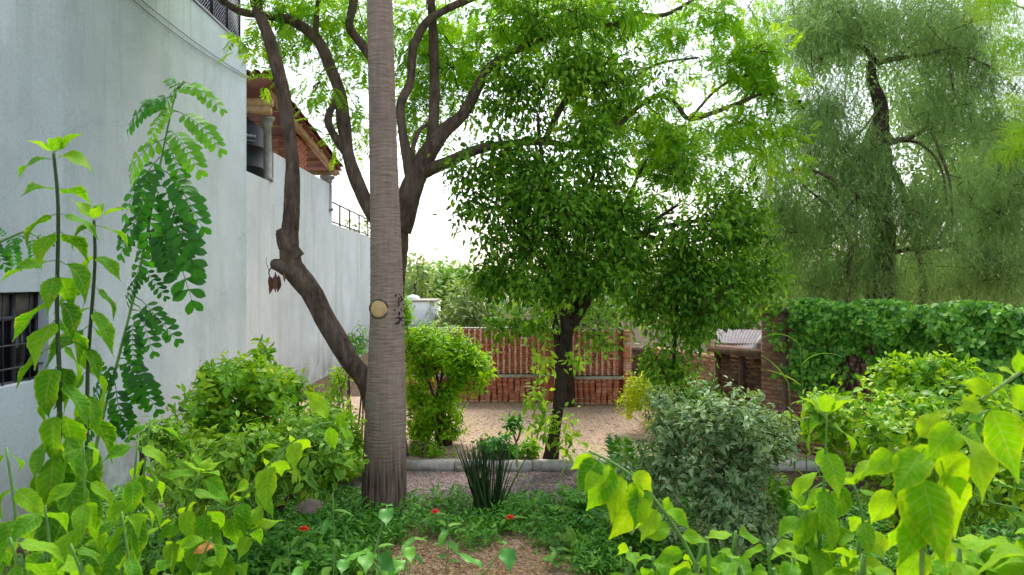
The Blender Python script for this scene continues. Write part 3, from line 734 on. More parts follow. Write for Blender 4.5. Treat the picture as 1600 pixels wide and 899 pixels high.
# water tank
tk = thing('water_tank', WP(17.2, 5.42, -0.67), 'black ribbed plastic water tank beside the tiled terrace roof', 'water tank')
mb = MB(); c = WP(17.2, 0, -0.67); zz = [5.42, 5.44, 5.62, 5.63, 5.66, 5.67, 6.1, 6.11, 6.14, 6.15, 6.55, 6.6, 6.7, 6.78]
rr = [.5, .58, .58, .595, .595, .58, .58, .595, .595, .58, .58, .55, .38, .28]
mb.tube([(c[0], c[1], z) for z in zz], rr, 32, sub=1); mb.build('body', M['tank'], tk, smooth=False)
mb = MB(); mb.tube([(c[0], c[1], 6.77), (c[0], c[1], 6.84)], [.27, .25], 20, sub=1); mb.build('lid', M['tank'], tk)
mb = MB()
for k in range(6):
    a = -0.95 + k*0.085; mb.box((c[0] + 0.584*math.cos(a), c[1] + 0.584*math.sin(a), 6.33), (0.012, 0.035, 0.05 + 0.02*(k % 2)), a)
for k in range(8):
    a = -0.97 + k*0.06; mb.box((c[0] + 0.584*math.cos(a), c[1] + 0.584*math.sin(a), 6.22), (0.01, 0.028, 0.02), a)
mb.build('print', M['tank_print'], tk)
# railing on the far lower wall
rl = thing('railing', WP(28, 4.9, -0.14), 'thin dark metal railing on the far low end of the terrace wall', 'railing')
for y in (24.4, 25.9, 27.6, 29.5, 31.5, 33.6, 35.8):
    mb = MB(); mb.box(WP(y, 5.28, -0.14), (0.05, 0.05, 0.78)); mb.build('post', M['dark_metal'], rl)
for z in (5.0, 5.66):
    mb = MB(); mb.beam(WP(24.4, z, -0.14), WP(37, z, -0.14), 0.04, 0.04); mb.build('rail', M['dark_metal'], rl)

# ------------------------------------------------------------------ brick screen at the end of the courtyard
def rib_mesh(seed, n, mode, w):
    rs = np.random.RandomState(seed); mb = MB()
    for k in range(n):
        z = 0.028 + k*0.056
        if mode == 'up':
            mb.box((-.045 + rs.uniform(-.004, .004), -.045 + rs.uniform(-.006, .006), z), (.046, 0.13, 0.05), .12 + rs.uniform(-.06, .06), rs.uniform(.72, 1), jit=0.003, rng=rs)  # projecting brick coloured paler: skylight on its edge put into the colour
            mb.box((.024, rs.uniform(-.008, .012), z), (.088, 0.06, 0.048), rs.uniform(-.06, .06), rs.uniform(0, .62), jit=0.003, rng=rs)
        else:
            mb.box((.007*math.sin(k*0.62 + seed) + rs.uniform(-.004, .004), rs.uniform(-.008, .008), z), (.117, 0.12, 0.051), .14*math.sin(k*.62 + seed) + rs.uniform(-.05, .05), rs.uniform(0, .8), jit=0.003, rng=rs)
    return mesh_np('brick_rib', np.concatenate(mb.v), np.concatenate(mb.f), M['brick_red'], np.concatenate(mb.var), smooth=False)
def screen(px0, px1, d, label):
    t = thing('brick_screen_wall', P((px0+px1)/2, 0, d)*[1, 1, 0] + [0, 0, 0.12], label, 'wall')
    x0, x1 = (px0-800)/F*d, (px1-800)/F*d
    top = 1.87; sh = 0.75
    mb = MB(); mb.box(((x0+x1)/2, d + 0.15, (top+0.1)/2), (x1-x0, 0.18, top-0.1)); mb.build('wall_core', M['mortar_red'], t)
    up = [rib_mesh(s, 19, 'up', 0.125) for s in range(5)]; dn = [rib_mesh(s+9, 11, 'dn', 0.13) for s in range(5)]
    rs = np.random.RandomState(int(px0)); p = 0.138; n = int((x1-x0)/p)
    for k in range(n):
        x = x0 + p*(k+0.5)
        o = link('brick_rib', up[rs.randint(5)], t, (x, d + 0.045, sh + 0.045))
        o = link('brick_rib', dn[rs.randint(5)], t, (x, d + 0.0, 0.12))
    mb = MB(); mb.box(((x0+x1)/2, d - 0.08, sh + 0.01), (x1-x0 - .06, 0.34, 0.05), jit=0.006, rng=rs); mb.build('shelf', M['concrete'], t)
    mb = MB(); mb.box(((x0+x1)/2, d + 0.09, top + 0.005), (x1-x0, 0.2, 0.04), jit=0.005, rng=rs); mb.build('coping', M['concrete'], t)
    for k in range(max(3, n//3)):
        x = x0 + p*(rs.randint(1, n-1) + 0.5); z = sh + 0.06 + 0.056*rs.choice([4, 7, 9, 12, 15])
        mb = MB(); mb.box((x + .05, d - 0.05, z), (0.2, 0.16, 0.04), rs.uniform(-.1, .1), rs.uniform(), jit=.004, rng=rs); mb.build('brick', M['brick_red'], t)
    # plain brick end
    return t
screen(632, 866, 17.6, 'long red brick screen wall with upright ribs and stone ledge beside feathery bush')
sw = screen(893, 974, 17.25, 'short red brick screen wall with upright ribs and ledge right of dark trunk')
rs = np.random.RandomState(33)
for k in range(31):
    mb = MB(); mb.box(((979.5-800)/F*17.2 + rs.uniform(-.006, .006), 17.24, 0.12 + 0.03 + 0.056*k), (0.15, 0.24, 0.049), rs.uniform(-.03, .03), rs.uniform(), jit=.003, rng=rs)
    mb.build('brick', M['brick_red'], sw)

# ------------------------------------------------------------------ right-hand brick walls
def brick_wall(t, A, B, z0, z1, thick, mat, n_obj, seed, core='mortar', bl=0.24, bh=0.062, pick=None, skip=0.0):
    """bricks on the face of a wall from A to B (xy), the face looks to the right of A->B"""
    rs = np.random.RandomState(seed); A = np.array(A, float); B = np.array(B, float); L_ = np.linalg.norm(B - A); u = (B - A)/L_
    nrml = np.array([u[1], -u[0]]); rz = math.atan2(u[1], u[0]); c = (A + B)/2 - nrml*thick/2
    mb = MB(); mb.box((c[0], c[1], (z0+z1)/2), (L_, thick, z1-z0), rz); mb.build('wall_core', M[core], t)
    items = []; row = 0; z = z0 + bh/2
    while z < z1 - bh/2 + 0.01:
        s = -(bl/2 if row % 2 else 0)
        while s < L_:
            a, b = max(0, s), min(L_, s + bl)
            if b - a > 0.06 and rs.uniform() > skip: items.append((row, (a+b)/2, b - a - 0.013, z))
            s += bl
        row += 1; z += bh + 0.013
    key = pick or (lambda it: it[1])
    items.sort(key=key); rest = MB()
    for i, (r, s, w, z) in enumerate(items):
        pr = rs.uniform(0.004, 0.016); p = A + u*s + nrml*(pr - 0.02)
        mb = MB() if i < n_obj else rest
        mb.box((p[0], p[1], z), (w, 0.05, bh), rz, rs.uniform(), jit=0.004, rng=rs)
        if i < n_obj: mb.build('brick', M[mat], t)
    if rest.n: rest.build('brick', M[mat], t, kind='stuff')
ivy_w = thing('brick_garden_wall', P(1400, 0, 11)*[1, 1, 0], 'brown brick garden wall smothered in ivy with square end pillar', 'wall')
pA, pB = P(1228, 0, 12.6)[:2], P(1660, 0, 9.4)[:2]
brick_wall(ivy_w, pA, pB, 0.0, 2.5, 0.3, 'brick_brown', 260, 3, pick=lambda it: it[1] + abs(it[3] - 1.9)*1.2)
u = nrm(pB - pA)
q0 = pA - u*0.42 - np.array([u[1], -u[0]])*-0.08; q1 = pA + np.array([u[1], -u[0]])*0.08
brick_wall(ivy_w, q0, q1, 0.0, 2.46, 0.42, 'brick_brown', 400, 4, bl=0.2)
brick_wall(ivy_w, q0 + np.array([u[1], -u[0]])*-0.415, q0 - u*0.002, 0.0, 2.46, 0.05, 'brick_brown', 400, 6, bl=0.2)
mb = MB(); cc = (q0 + q1)/2 - np.array([u[1], -u[0]])*0.21
mb.box((cc[0], cc[1], 2.52), (0.5, 0.5, 0.12), math.atan2(u[1], u[0]), jit=.02, rng=rs); mb.build('pillar_cap', M['dirty_wall'], ivy_w)
# low stained wall and pink wall left of the pillar
low = thing('low_stained_wall', P(1160, 0, 13.5)*[1, 1, 0], 'low dark stained wall with concrete coping running to the brick pillar', 'wall')
a, b = P(1118, 0, 14.6), P(1208, 0, 13.0)
mb = MB(); n2 = nrm(np.array([(b-a)[1], -(b-a)[0], 0])); mid = (a+b)/2
M['brick_stain'] = brick_mat('stained_brick', [lin(84, 62, 52), lin(116, 86, 72), lin(138, 106, 90), lin(98, 78, 70)]); brick_wall(low, a[:2], b[:2], 0.0, 1.62, .22, 'brick_stain', 300, 15, 'dirty_wall')
mb = MB(); mb.box((mid[0], mid[1], 1.68), (np.linalg.norm((b-a)[:2]) + .05, 0.34, 0.14), math.atan2((b-a)[1], (b-a)[0]), jit=.012, rng=rs); mb.build('coping', M['dirty_wall'], low)
for q in (a, a*0.55 + b*0.45):
    mb = MB(); mb.box((q[0], q[1] - 0.13, 0.85), (0.1, 0.1, 1.72)); mb.build('post', M['dirty_wall'], low)
pk = thing('pink_brick_wall', P(1060, 0, 17.0)*[1, 1, 0], 'pale pink brick wall behind the golden bush and hanging branches', 'wall')
brick_wall(pk, P(1016, 0, 17.4)[:2], P(1122, 0, 15.2)[:2], 0.1, 1.45, 0.22, 'adobe', 200, 12, 'adobe')
st = thing('dark_brick_pier', P(998, 0, 17.9)*[1, 1, 0], 'dark grey brick pier at the right end of the screen wall', 'pier')
M['brick_dark'] = brick_mat('dark_brick', [lin(66, 58, 60), lin(96, 84, 84), lin(120, 104, 100)])
brick_wall(st, P(988, 0, 17.75)[:2], P(1017, 0, 17.75)[:2], 0.1, 1.4, 0.35, 'brick_dark', 400, 13)
shed = thing('shed_roof', P(1165, 540, 17.5)*[1, 1, 0], 'grey corrugated sheet roof of a small shed behind the low wall', 'shed')
a0, a1, b0, b1 = P(1120, 515, 18.5), P(1192, 517, 18.5), P(1118, 556, 16.6), P(1172, 548, 16.6)
mb = MB(); N = 26
for k in range(N):
    t0, t1 = k/N, (k+1)/N; h0, h1 = 0.03*(k % 2), 0.03*((k+1) % 2)
    z = np.array([0, 0, 1])
    mb.quad(b0 + (b1-b0)*t0 + z*h0, b0 + (b1-b0)*t1 + z*h1, a0 + (a1-a0)*t1 + z*h1, a0 + (a1-a0)*t0 + z*h0)
mb.build('roofing_sheet', M['sheet_roof'], shed)
mb = MB(); c = (a0+a1+b0+b1)/4; mb.beam(b1 + [0.03, 0, -0.06], a1 + [0.03, 0, -0.06], 0.06, 0.12); mb.build('bargeboard', M['sheet_roof'], shed)
mb = MB(); mb.box((c[0], c[1] + .2, 0.8), (0.9, 1.2, 1.5)); mb.build('wall', M['dirty_wall'], shed)

# ================================================================== TREES
def limb(t, name, pts, mat, rough=0.12, seed=0, seg=10, sub=5, ws=1.0):
    p, r = px_path(pts); r = [q*ws for q in r]; mb = MB(); mb.tube(p, r, seg, rough, sub, seed); mb.build(name, mat, t, smooth=True)
    return list(catmull(np.array(p), 5))
# ---- palm trunk
palm = thing('palm_tree', G(600, 805), 'tall straight palm trunk with ringed bark and pale cut scar', 'palm')
dP = G(600, 805)[1]
rs = np.random.RandomState(2)
cl = [(599, 830, 78), (599, 800, 72), (600, 760, 69), (601, 700, 66), (602.5, 640, 63), (604, 560, 57), (604.5, 480, 52), (603.5, 400, 49), (602, 330, 46), (599, 225, 43), (596, 112, 41), (593, 0, 40), (590, -120, 39), (583, -420, 37)]
pp = np.array([np.append(P(a, b, dP), c/F*dP/2) for a, b, c in cl]); pp = catmull(pp, 12)
seg = 40; zs = np.arange(-0.05, pp[-1][2], 0.0135); V = []
order = np.argsort(pp[:, 2]); ring_ph = 0.0; ang = np.arange(seg)*2*math.pi/seg
slope = rs.uniform(0, 6.28)
for i, z in enumerate(zs):
    cx = np.interp(z, pp[order, 2], pp[order, 0]); r = np.interp(z, pp[order, 2], pp[order, 3])
    spacing = 0.043 + 0.01*math.sin(z*3.1); ring_ph += 0.0135/spacing
    zz = ring_ph + 0.25*np.sin(ang + slope + z*0.4) + 0.12*np.sin(3*ang + z*2) + 0.05*np.sin(7*ang + z*5)
    saw = (zz % 1.0); amt = np.interp(z, [0.4, 1.0], [0.0, 1.0])
    rr = r*(1 + 0.012*np.sin(3*ang + z) + 0.008*np.sin(5*ang - z*2)) + amt*0.011*(saw - 0.5)*(0.6 + 0.5*np.sin(4*ang + z*9)) + rs.uniform(-.0015, .0015, seg)
    rr += (1 - amt)*0.007*np.sin(17*ang + 0.6*math.sin(z*4)) * np.sin(9*ang + z*3)
    V.append(np.stack([cx + np.cos(ang)*rr, dP + np.sin(ang)*rr, np.full(seg, z)], -1))
V = np.array(V); n = len(V); idx = np.arange(n*seg).reshape(n, seg); a = idx[:-1]; b = idx[1:]; a2 = np.roll(a, -1, 1); b2 = np.roll(b, -1, 1)
f = np.stack([a, a2, b2, b], -1).reshape(-1, 4)
link('trunk', mesh_np('trunk', V.reshape(-1, 3) - WPOS[palm.name], f, M['palm']), palm, WPOS[palm.name])
sp = P(592, 483, dP - 0.205); mb = MB()
mb.tube([sp + [0, 0.05, 0], sp + [0, -0.012, 0], sp + [0, -0.02, 0]], [0.108, 0.106, 0.09], 24, 0.03, 1); mb.build('cut_scar', M['scar'], palm)
mb = MB(); th_ = np.linspace(0, 2*math.pi, 25); mb.tube([sp + [.112*math.cos(q), .0 + .012*math.cos(3*q), .112*math.sin(q)] for q in th_], [.013 + .004*math.sin(5*q) for q in th_], 6, .1, 1); mb.build('scar_rim', M['bark'], palm, smooth=True)
mb = MB(); rs = np.random.RandomState(4)
for k in range(26):
    q = P(625 + rs.uniform(-9, 6), 482 + rs.uniform(-26, 26), dP - 0.2 + rs.uniform(0, .08)); mb.tube([q, q + rs.uniform(-.04, .04, 3) + [0.01, -.03, -0.02]], [.012, .004], 4, 0, 1)
mb.build('bark_tuft', M['bark_dark'], palm)

# ---- leaning tree
lean = thing('leaning_tree', G(606, 740), 'leaning tree with crooked knobbly trunk in front of the white wall', 'tree')
d = 11.0
S = limb(lean, 'trunk', [(612, 760, d, 62), (598, 690, d, 54), (578, 605, d, 48), (545, 562, d, 46), (512, 505, d, 45), (484, 455, d, 46), (458, 418, d, 50), (452, 380, d, 44), (456, 330, d, 34), (457, 280, d, 31), (455, 230, d, 30), (447, 180, d, 30), (437, 120, d, 29), (420, 60, d, 27), (400, 5, d, 25), (385, -70, d, 23), (370, -190, d, 18)], M['bark'], 0.1, 3, 14, 6, .7)
limb(lean, 'stub', [(464, 405, d - .02, 36), (450, 386, d - .06, 32), (443, 372, d - .09, 27), (440, 364, d - .1, 24), (439, 359, d - .1, 18), (438.5, 357, d - .1, 4)], M['bark'], 0.12, 4, 14, ws=.75)
limb(lean, 'stub', [(468, 428, d, 40), (445, 418, d - .05, 32), (430, 413, d - .07, 24), (425, 411.5, d - .08, 18), (423, 411, d - .08, 4)], M['bark'], 0.1, 5, 14, ws=.8)
limb(lean, 'branch', [(400, 8, d, 16), (430, -30, d - .2, 12), (470, -80, d - .4, 9)], M['bark'], 0.1, 5)
limb(lean, 'branch', [(388, -50, d, 16), (340, -80, d + .3, 12), (300, -120, d + .5, 9)], M['bark'], 0.1, 6)
rs = np.random.RandomState(11)
C, O = blob_clusters([(470, -90, 90, 60, d - .4, 1.0, 40), (310, -140, 90, 60, d + .4, 1.0, 40), (400, -200, 120, 70, d, 1.2, 50)], rs)
pos, R, s, var = leaves_at(C, O, rs, 4, 0.15, 0.5, 0.35); foliage(lean, 'fea', FEA, rs.randint(0, 3, len(pos)), pos, R, s, var, L['feather'])
# dead pod-like leaves hanging from the elbow
rs = np.random.RandomState(12)
mb = MB(); mb.tube([P(428, 414, d - .1), P(420, 425, d - .15), P(424, 436, d - .15), P(432, 440, d - .15)], [.012, .009, .007, .005], 5, 0, 3); mb.tube([P(421, 425, d - .15), P(416, 410, d - .18), P(417, 402, d - .18)], [.006, .004, .003], 4, 0, 3); mb.build('dead_twig', M['twig'], lean)
hd = [leaf_hi('lance', 6, 1, 0.32, 0.8, 0.4, seed=4), leaf_hi('lance', 6, 1, 0.26, 1.0, -0.3, seed=5)]
for k in range(11):
    q = P(426 + rs.uniform(-6, 18), 428 + rs.uniform(-4, 8), d - .15 + rs.uniform(-.05, .05))
    leaf_obj(lean, 'hang%d' % (k % 2), hd[k % 2], L['dead'], q, frame((rs.uniform(-.15, .15), rs.uniform(-.1, .1), -1), (rs.uniform(-1, 1), -1, 0)), rs.uniform(.15, .27), rs.uniform(), 'dead_leaf')

# ---- forked tree with feathery leaves
fork = thing('forked_tree', G(608, 722, 0.12), 'forked tree behind the palm with feathery bright green leaves', 'tree')
d = 12.2; S = []
S += limb(fork, 'trunk', [(606, 735, d, 84), (606, 650, d, 66), (607, 520, d, 60), (609, 420, d, 60), (611, 372, d, 62), (614, 345, d, 58)], M['bark'], 0.1, 7, 14, ws=.8)
Lb = []
Lb.append([(610, 372, d, 40), (590, 345, d, 34), (570, 312, d, 30), (553, 272, d, 28), (543, 235, d, 26), (538, 200, d, 27), (532, 150, d, 26), (518, 110, d, 25), (495, 62, d - .1, 23), (458, 34, d - .2, 20), (415, 24, d - .3, 18), (375, 18, d - .4, 15), (330, -10, d - .5, 11)])
Lb.append([(540, 240, d, 16), (526, 218, d - .06, 17), (513, 192, d - .08, 16), (518, 170, d - .06, 15), (532, 145, d, 14)])
Lb.append([(494, 60, d - .1, 14), (494, 30, d - .15, 11), (500, -15, d - .2, 10), (505, -70, d - .2, 8)])
Lb.append([(598, 110, d + .15, 22), (580, 88, d, 22), (556, 58, d - .05, 18), (546, 40, d - .1, 18), (552, 5, d - .1, 17), (562, -50, d - .1, 14)])
Lb.append([(622, 360, d, 48), (640, 305, d, 42), (652, 270, d, 40), (672, 235, d, 34), (694, 205, d, 27), (722, 180, d, 21), (744, 142, d, 19), (764, 106, d, 16), (800, 82, d + .1, 13), (842, 63, d + .3, 10), (905, 40, d + .5, 8)])
Lb.append([(645, 285, d, 26), (636, 245, d - .1, 20), (629, 205, d - .15, 17), (626, 165, d - .15, 16), (641, 128, d - .15, 16), (646, 75, d - .2, 16), (668, 34, d - .2, 15), (706, 11, d - .2, 13), (750, -8, d - .2, 12), (800, -30, d - .2, 9)])
Lb.append([(672, 240, d + .05, 24), (677, 195, d + .1, 20), (679, 140, d + .1, 19), (677, 60, d + .1, 17), (672, -20, d + .1, 14)])
Lb.append([(655, 270, d, 30), (690, 258, d - .1, 22), (730, 240, d - .15, 19), (780, 226, d - .1, 14), (850, 222, d + .1, 12), (905, 228, d + .3, 11), (955, 205, d + .6, 10), (1000, 165, d + .8, 9), (1030, 150, d + .9, 9), (1058, 165, d + 1, 9), (1078, 186, d + 1, 9), (1128, 171, d + 1.1, 8), (1190, 146, d + 1.2, 6)])
Lb.append([(644, 262, d - .05, 9), (645, 232, d - .1, 9), (655, 205, d - .12, 8), (672, 192, d - .1, 6)])
Lb.append([(842, 63, d + .3, 9), (925, 32, d + .5, 10), (958, 40, d + .6, 10), (985, 24, d + .7, 9), (1035, 24, d + .8, 8), (1070, 8, d + .9, 6), (1120, -20, d + 1, 5)])
Lb.append([(1078, 186, d + 1, 6), (1120, 140, d + 1.1, 5), (1160, 120, d + 1.2, 5), (1215, 118, d + 1.3, 4)])
Lb.append([(955, 205, d + .6, 7), (985, 130, d + .7, 6), (1030, 100, d + .8, 5), (1090, 90, d + .9, 4)])
Lb.append([(860, 95, d + .4, 14), (900, 60, d + .4, 10), (790, 165, d + .3, 16)][::-1] if False else [(850, 222, d + .1, 10), (870, 180, d + .2, 12), (893, 140, d + .3, 10), (905, 110, d + .3, 8)])
for k, b in enumerate(Lb): S += limb(fork, 'branch', b, M['bark'], 0.09, 20 + k, 10, ws=.76 if k < 4 else .86)
rs = np.random.RandomState(21)
bl = [(420, 60, 45, 45, d, 0.8, 22), (470, 30, 60, 50, d + .6, 1.0, 36), (545, 45, 55, 55, d + .8, 1.0, 42), (500, 130, 22, 40, d + .4, 0.5, 12), (555, 170, 26, 50, d + .8, 0.5, 12), (550, 215, 18, 25, d + .6, .4, 7),
      (660, 60, 60, 70, d + 1, 1.0, 56), (650, 160, 40, 60, d + 1, 0.8, 36), (720, 100, 70, 90, d + 1.2, 1.0, 70), (800, 30, 90, 60, d + 1, 1.2, 70), (900, 90, 90, 70, d + 1.4, 1.0, 64),
      (960, 10, 90, 40, d + .8, 1.0, 56), (1040, 60, 60, 50, d + 1.2, 0.9, 30), (1160, 95, 75, 30, d + 1.2, 0.8, 72), (1200, 130, 50, 22, d + 1.2, 0.6, 30), (1150, 195, 80, 30, d + 1.3, 0.8, 50),
      (1120, 20, 80, 30, d + 1, 0.9, 42), (930, 170, 60, 30, d + 1, 0.7, 36), (1040, 205, 60, 25, d + 1.1, .7, 33), (700, -60, 400, 60, d, 1.8, 125), (1200, 230, 40, 60, d + 1.6, .6, 28),
      (420, 110, 25, 25, d + .3, .4, 5), (1040, 235, 60, 40, d + 1, .7, 44), (985, 180, 50, 50, d + .9, .6, 36), (1100, 270, 50, 30, d + 1.2, .6, 26), (1020, 300, 40, 40, d + 1.4, .5, 14)]
C, O = blob_clusters(bl, rs, 1.6)
pos, R, s, var = leaves_at(C, O*0.5, rs, 4, 0.16, 0.42, 0.25, 1.2, 1.0)
foliage(fork, 'fea', FEA, rs.randint(0, 3, len(pos)), pos, R, s, var, L['feather'], 240)
twigs_to(C, S, rs, 0.007, 0.7).build('twig', M['twig'], fork, smooth=True, kind='stuff')
mb = MB()
for (a, b) in ((1218, 158), (1249, 160), (1256, 168), (1056, 112)):
    p0 = P(a, b, d + 1.2); mb = MB(); mb.tube([p0 + [0, 0, .045], p0 + [0, 0, .03], p0, p0 - [0, 0, .03], p0 - [0, 0, .04]], [.004, .03, .042, .03, .004], 8, 0, 2); mb.build('seed_pod', M['bark_dark'], fork, smooth=True)

# ---- central tree
cen = thing('dark_leafed_tree', G(864, 722, .12), 'leafy dark green tree with slanting dark trunk behind the kerb', 'tree')
d = 11.98; S = []
S += limb(cen, 'trunk', [(858, 730, d, 50), (863, 700, d, 36), (869, 660, d, 31), (875, 610, d, 29), (880, 560, d, 28), (886, 525, d, 29), (895, 500, d, 27)], M['bark_dark'], 0.12, 31, 12, ws=.6)
for k, b in enumerate([[(892, 508, d, 24), (915, 474, d, 20), (938, 440, d, 17), (968, 400, d + .1, 13), (1000, 368, d + .1, 11), (1050, 352, d + .1, 9), (1100, 345, d, 7), (1160, 350, d, 5)],
                       [(886, 525, d, 22), (880, 470, d - .1, 17), (878, 420, d - .2, 13), (868, 350, d - .3, 10), (850, 270, d - .4, 8), (840, 180, d - .4, 6)],
                       [(895, 505, d, 20), (902, 460, d + .1, 15), (906, 410, d + .1, 13), (916, 330, d + .1, 10), (930, 260, d, 8), (950, 170, d, 6)],
                       [(915, 474, d, 13), (930, 430, d + .3, 12), (950, 380, d + .4, 9), (985, 300, d + .5, 7), (1010, 250, d + .5, 5)],
                       [(1000, 368, d + .1, 9), (1035, 375, d + .1, 8), (1065, 400, d, 6), (1090, 450, d, 5), (1100, 520, d, 4)],
                       [(1000, 368, d, 8), (1030, 340, d + .1, 7), (1060, 320, d, 5)],
                       [(880, 470, d - .1, 9), (840, 400, d - .3, 7), (790, 330, d - .4, 5), (740, 300, d - .4, 3.5)],
                       [(868, 350, d - .3, 7), (810, 260, d - .2, 5), (770, 200, d, 4)]]):
    S += limb(cen, 'branch', b, M['bark_dark'], 0.1, 40 + k, 8, ws=.82)
# the hanging sapling-like spray on the right
S += limb(cen, 'branch', [(1065, 400, d, 5), (1058, 470, d, 6), (1054, 540, d, 6), (1052, 600, d, 6)], M['bark_dark'], 0.05, 55, 6)
rs = np.random.RandomState(31)
bl = [(860, 340, 125, 110, d, 1.2, 330), (800, 270, 85, 75, d - .2, 0.9, 135), (960, 290, 80, 90, d + .2, 0.9, 130), (860, 425, 105, 70, d - .2, .9, 210),
      (955, 415, 75, 65, d - .2, .8, 140), (1090, 390, 90, 65, d, 0.8, 150), (1150, 330, 80, 75, d + .3, .8, 140), (1090, 485, 80, 75, d - .1, .8, 190), (1150, 450, 45, 60, d + .2, .6, 75), (1055, 560, 45, 42, d - .1, .5, 55), (1010, 340, 50, 40, d + .2, .5, 24),
      (735, 320, 40, 45, d - .4, .4, 24), (765, 375, 32, 20, d - .4, .3, 10), (725, 265, 40, 30, d - .4, .4, 16), (820, 500, 50, 30, d - .2, .5, 34), (935, 520, 30, 25, d - .2, .3, 13), (1060, 260, 70, 40, d + .4, .5, 34), (1200, 420, 34, 70, d + .3, .5, 45), (1010, 460, 45, 45, d, .5, 40)]
bl_up = [(900, 140, 120, 70, d, 1.0, 130), (800, 130, 90, 90, d + .3, 0.9, 110), (860, 30, 120, 50, d, 1.0, 100), (920, 220, 110, 40, d, .9, 85), (1010, 130, 60, 50, d + .4, .6, 22)]
C, O = blob_clusters(bl, rs, 1.7, 8, .52); C2, O2 = blob_clusters(bl_up, rs, 1.8, 6, .5); nl = len(C)*15; C = np.vstack([C, C2]); O = np.vstack([O, O2])
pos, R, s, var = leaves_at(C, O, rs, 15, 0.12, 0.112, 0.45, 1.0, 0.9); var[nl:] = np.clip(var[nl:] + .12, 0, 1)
foliage(cen, 'lo', LO, rs.randint(0, 4, len(pos)), pos, R, s, var, L['centre'], 290)
twigs_to(C, S, rs, 0.006, 1.0).build('twig', M['twig'], cen, smooth=True, kind='stuff')
# water shoots low on the trunk
C, O = blob_clusters([(845, 560, 20, 18, d - .2, .2, 6), (835, 620, 18, 22, d - .2, .2, 7), (845, 660, 20, 25, d - .3, .2, 8), (890, 690, 15, 18, d - .3, .2, 5), (885, 655, 12, 14, d - .3, .15, 3), (905, 560, 14, 20, d - .1, .15, 4)], rs)
pos, R, s, var = leaves_at(C, O, rs, 12, 0.08, 0.13, 0.2, 1.0, 0.9); foliage(cen, 'lo', LO, rs.randint(0, 4, len(pos)), pos, R, s, np.clip(var + .35, 0, 1), L['centre'], 0, rest='shoot')

# ---- background tree with dark trunk at the screen wall
bt = thing('wall_gap_tree', P(882, 632, 17)*[1, 1, 0] + [0, 0, .12], 'dark double trunk standing in the gap of the brick screen', 'tree')
d = 17.0; S = limb(bt, 'trunk', [(886, 640, d, 26), (886, 600, d, 22), (884, 540, d, 20), (890, 470, d, 18), (900, 400, d, 14), (910, 300, d, 9)], M['bark_dark'], 0.1, 61)
S += limb(bt, 'trunk', [(874, 640, d + .1, 16), (873, 590, d + .1, 13), (870, 520, d + .1, 12), (850, 440, d + .2, 9)], M['bark_dark'], 0.1, 62)
rs = np.random.RandomState(61)
C, O = blob_clusters([(880, 430, 110, 80, d + .5, 1.5, 60), (960, 470, 70, 50, d + .8, 1.2, 36), (830, 470, 60, 40, d + .5, 1, 26), (940, 350, 120, 90, d + 1, 1.6, 50)], rs)
pos, R, s, var = leaves_at(C, O, rs, 12, 0.22, 0.17, 0.3); foliage(bt, 'lo', LO, rs.randint(0, 4, len(pos)), pos, R, s, var, L['far_green'])

# ---- pepper tree
pep = thing('pepper_tree', P(1378, 0, 15.5)*[1, 1, 0], 'large weeping grey green tree with twisted dark trunk behind the ivy wall', 'tree')
d = 15.5; S = []
S += limb(pep, 'trunk', [(1376, 690, d, 62), (1377, 560, d, 54), (1375, 480, d, 50), (1378, 400, d, 44), (1376, 320, d, 40), (1374, 250, d, 44), (1370, 222, d, 46), (1376, 190, d, 26), (1376, 165, d, 22), (1363, 130, d, 20), (1361, 105, d, 18), (1366, 92, d, 16)], M['bark_dark'], 0.16, 71, 12, ws=.85)
for k, b in enumerate([[(1366, 96, d, 15), (1350, 76, d, 11), (1328, 68, d, 9), (1314, 40, d, 7), (1302, 15, d, 6), (1290, -30, d, 5)], [(1328, 68, d, 7), (1300, 80, d - .2, 5), (1270, 96, d - .4, 4)], [(1364, 100, d, 13), (1400, 92, d, 11), (1425, 88, d - .2, 9), (1475, 78, d - .3, 9), (1500, 52, d - .3, 7), (1522, 28, d - .3, 5), (1550, -20, d, 4)],
                       [(1475, 78, d - .3, 6), (1520, 92, d - .4, 5), (1560, 110, d - .6, 4)], [(1385, 222, d, 16), (1420, 216, d - .3, 11), (1450, 202, d - .5, 8), (1466, 232, d - .6, 7), (1484, 285, d - .7, 6), (1488, 340, d - .7, 4)], [(1395, 218, d, 9), (1440, 226, d - .4, 6), (1470, 262, d - .5, 5), (1480, 320, d - .5, 4)],
                       [(1372, 330, d, 18), (1330, 300, d - .4, 10), (1280, 270, d - .8, 7), (1240, 265, d - 1, 5)], [(1378, 400, d, 14), (1420, 390, d - .3, 9), (1480, 384, d - .5, 10), (1500, 376, d - .6, 6)], [(1325, 500, d - .3, 10), (1326, 430, d - .3, 9), (1328, 380, d - .3, 8), (1300, 330, d - .4, 5), (1255, 290, d - .4, 4)],
                       [(1480, 75, d - .3, 5), (1490, 140, d - .4, 4), (1500, 165, d - .4, 3)], [(1376, 165, d, 8), (1350, 200, d - .2, 5), (1310, 240, d - .4, 4)], [(1380, 250, d, 22), (1410, 300, d + .2, 16), (1440, 420, d + .4, 13), (1440, 500, d + .4, 12)]]):
    S += limb(pep, 'branch', b, M['bark'], 0.12, 80 + k, 8, ws=.72)
rs = np.random.RandomState(71)
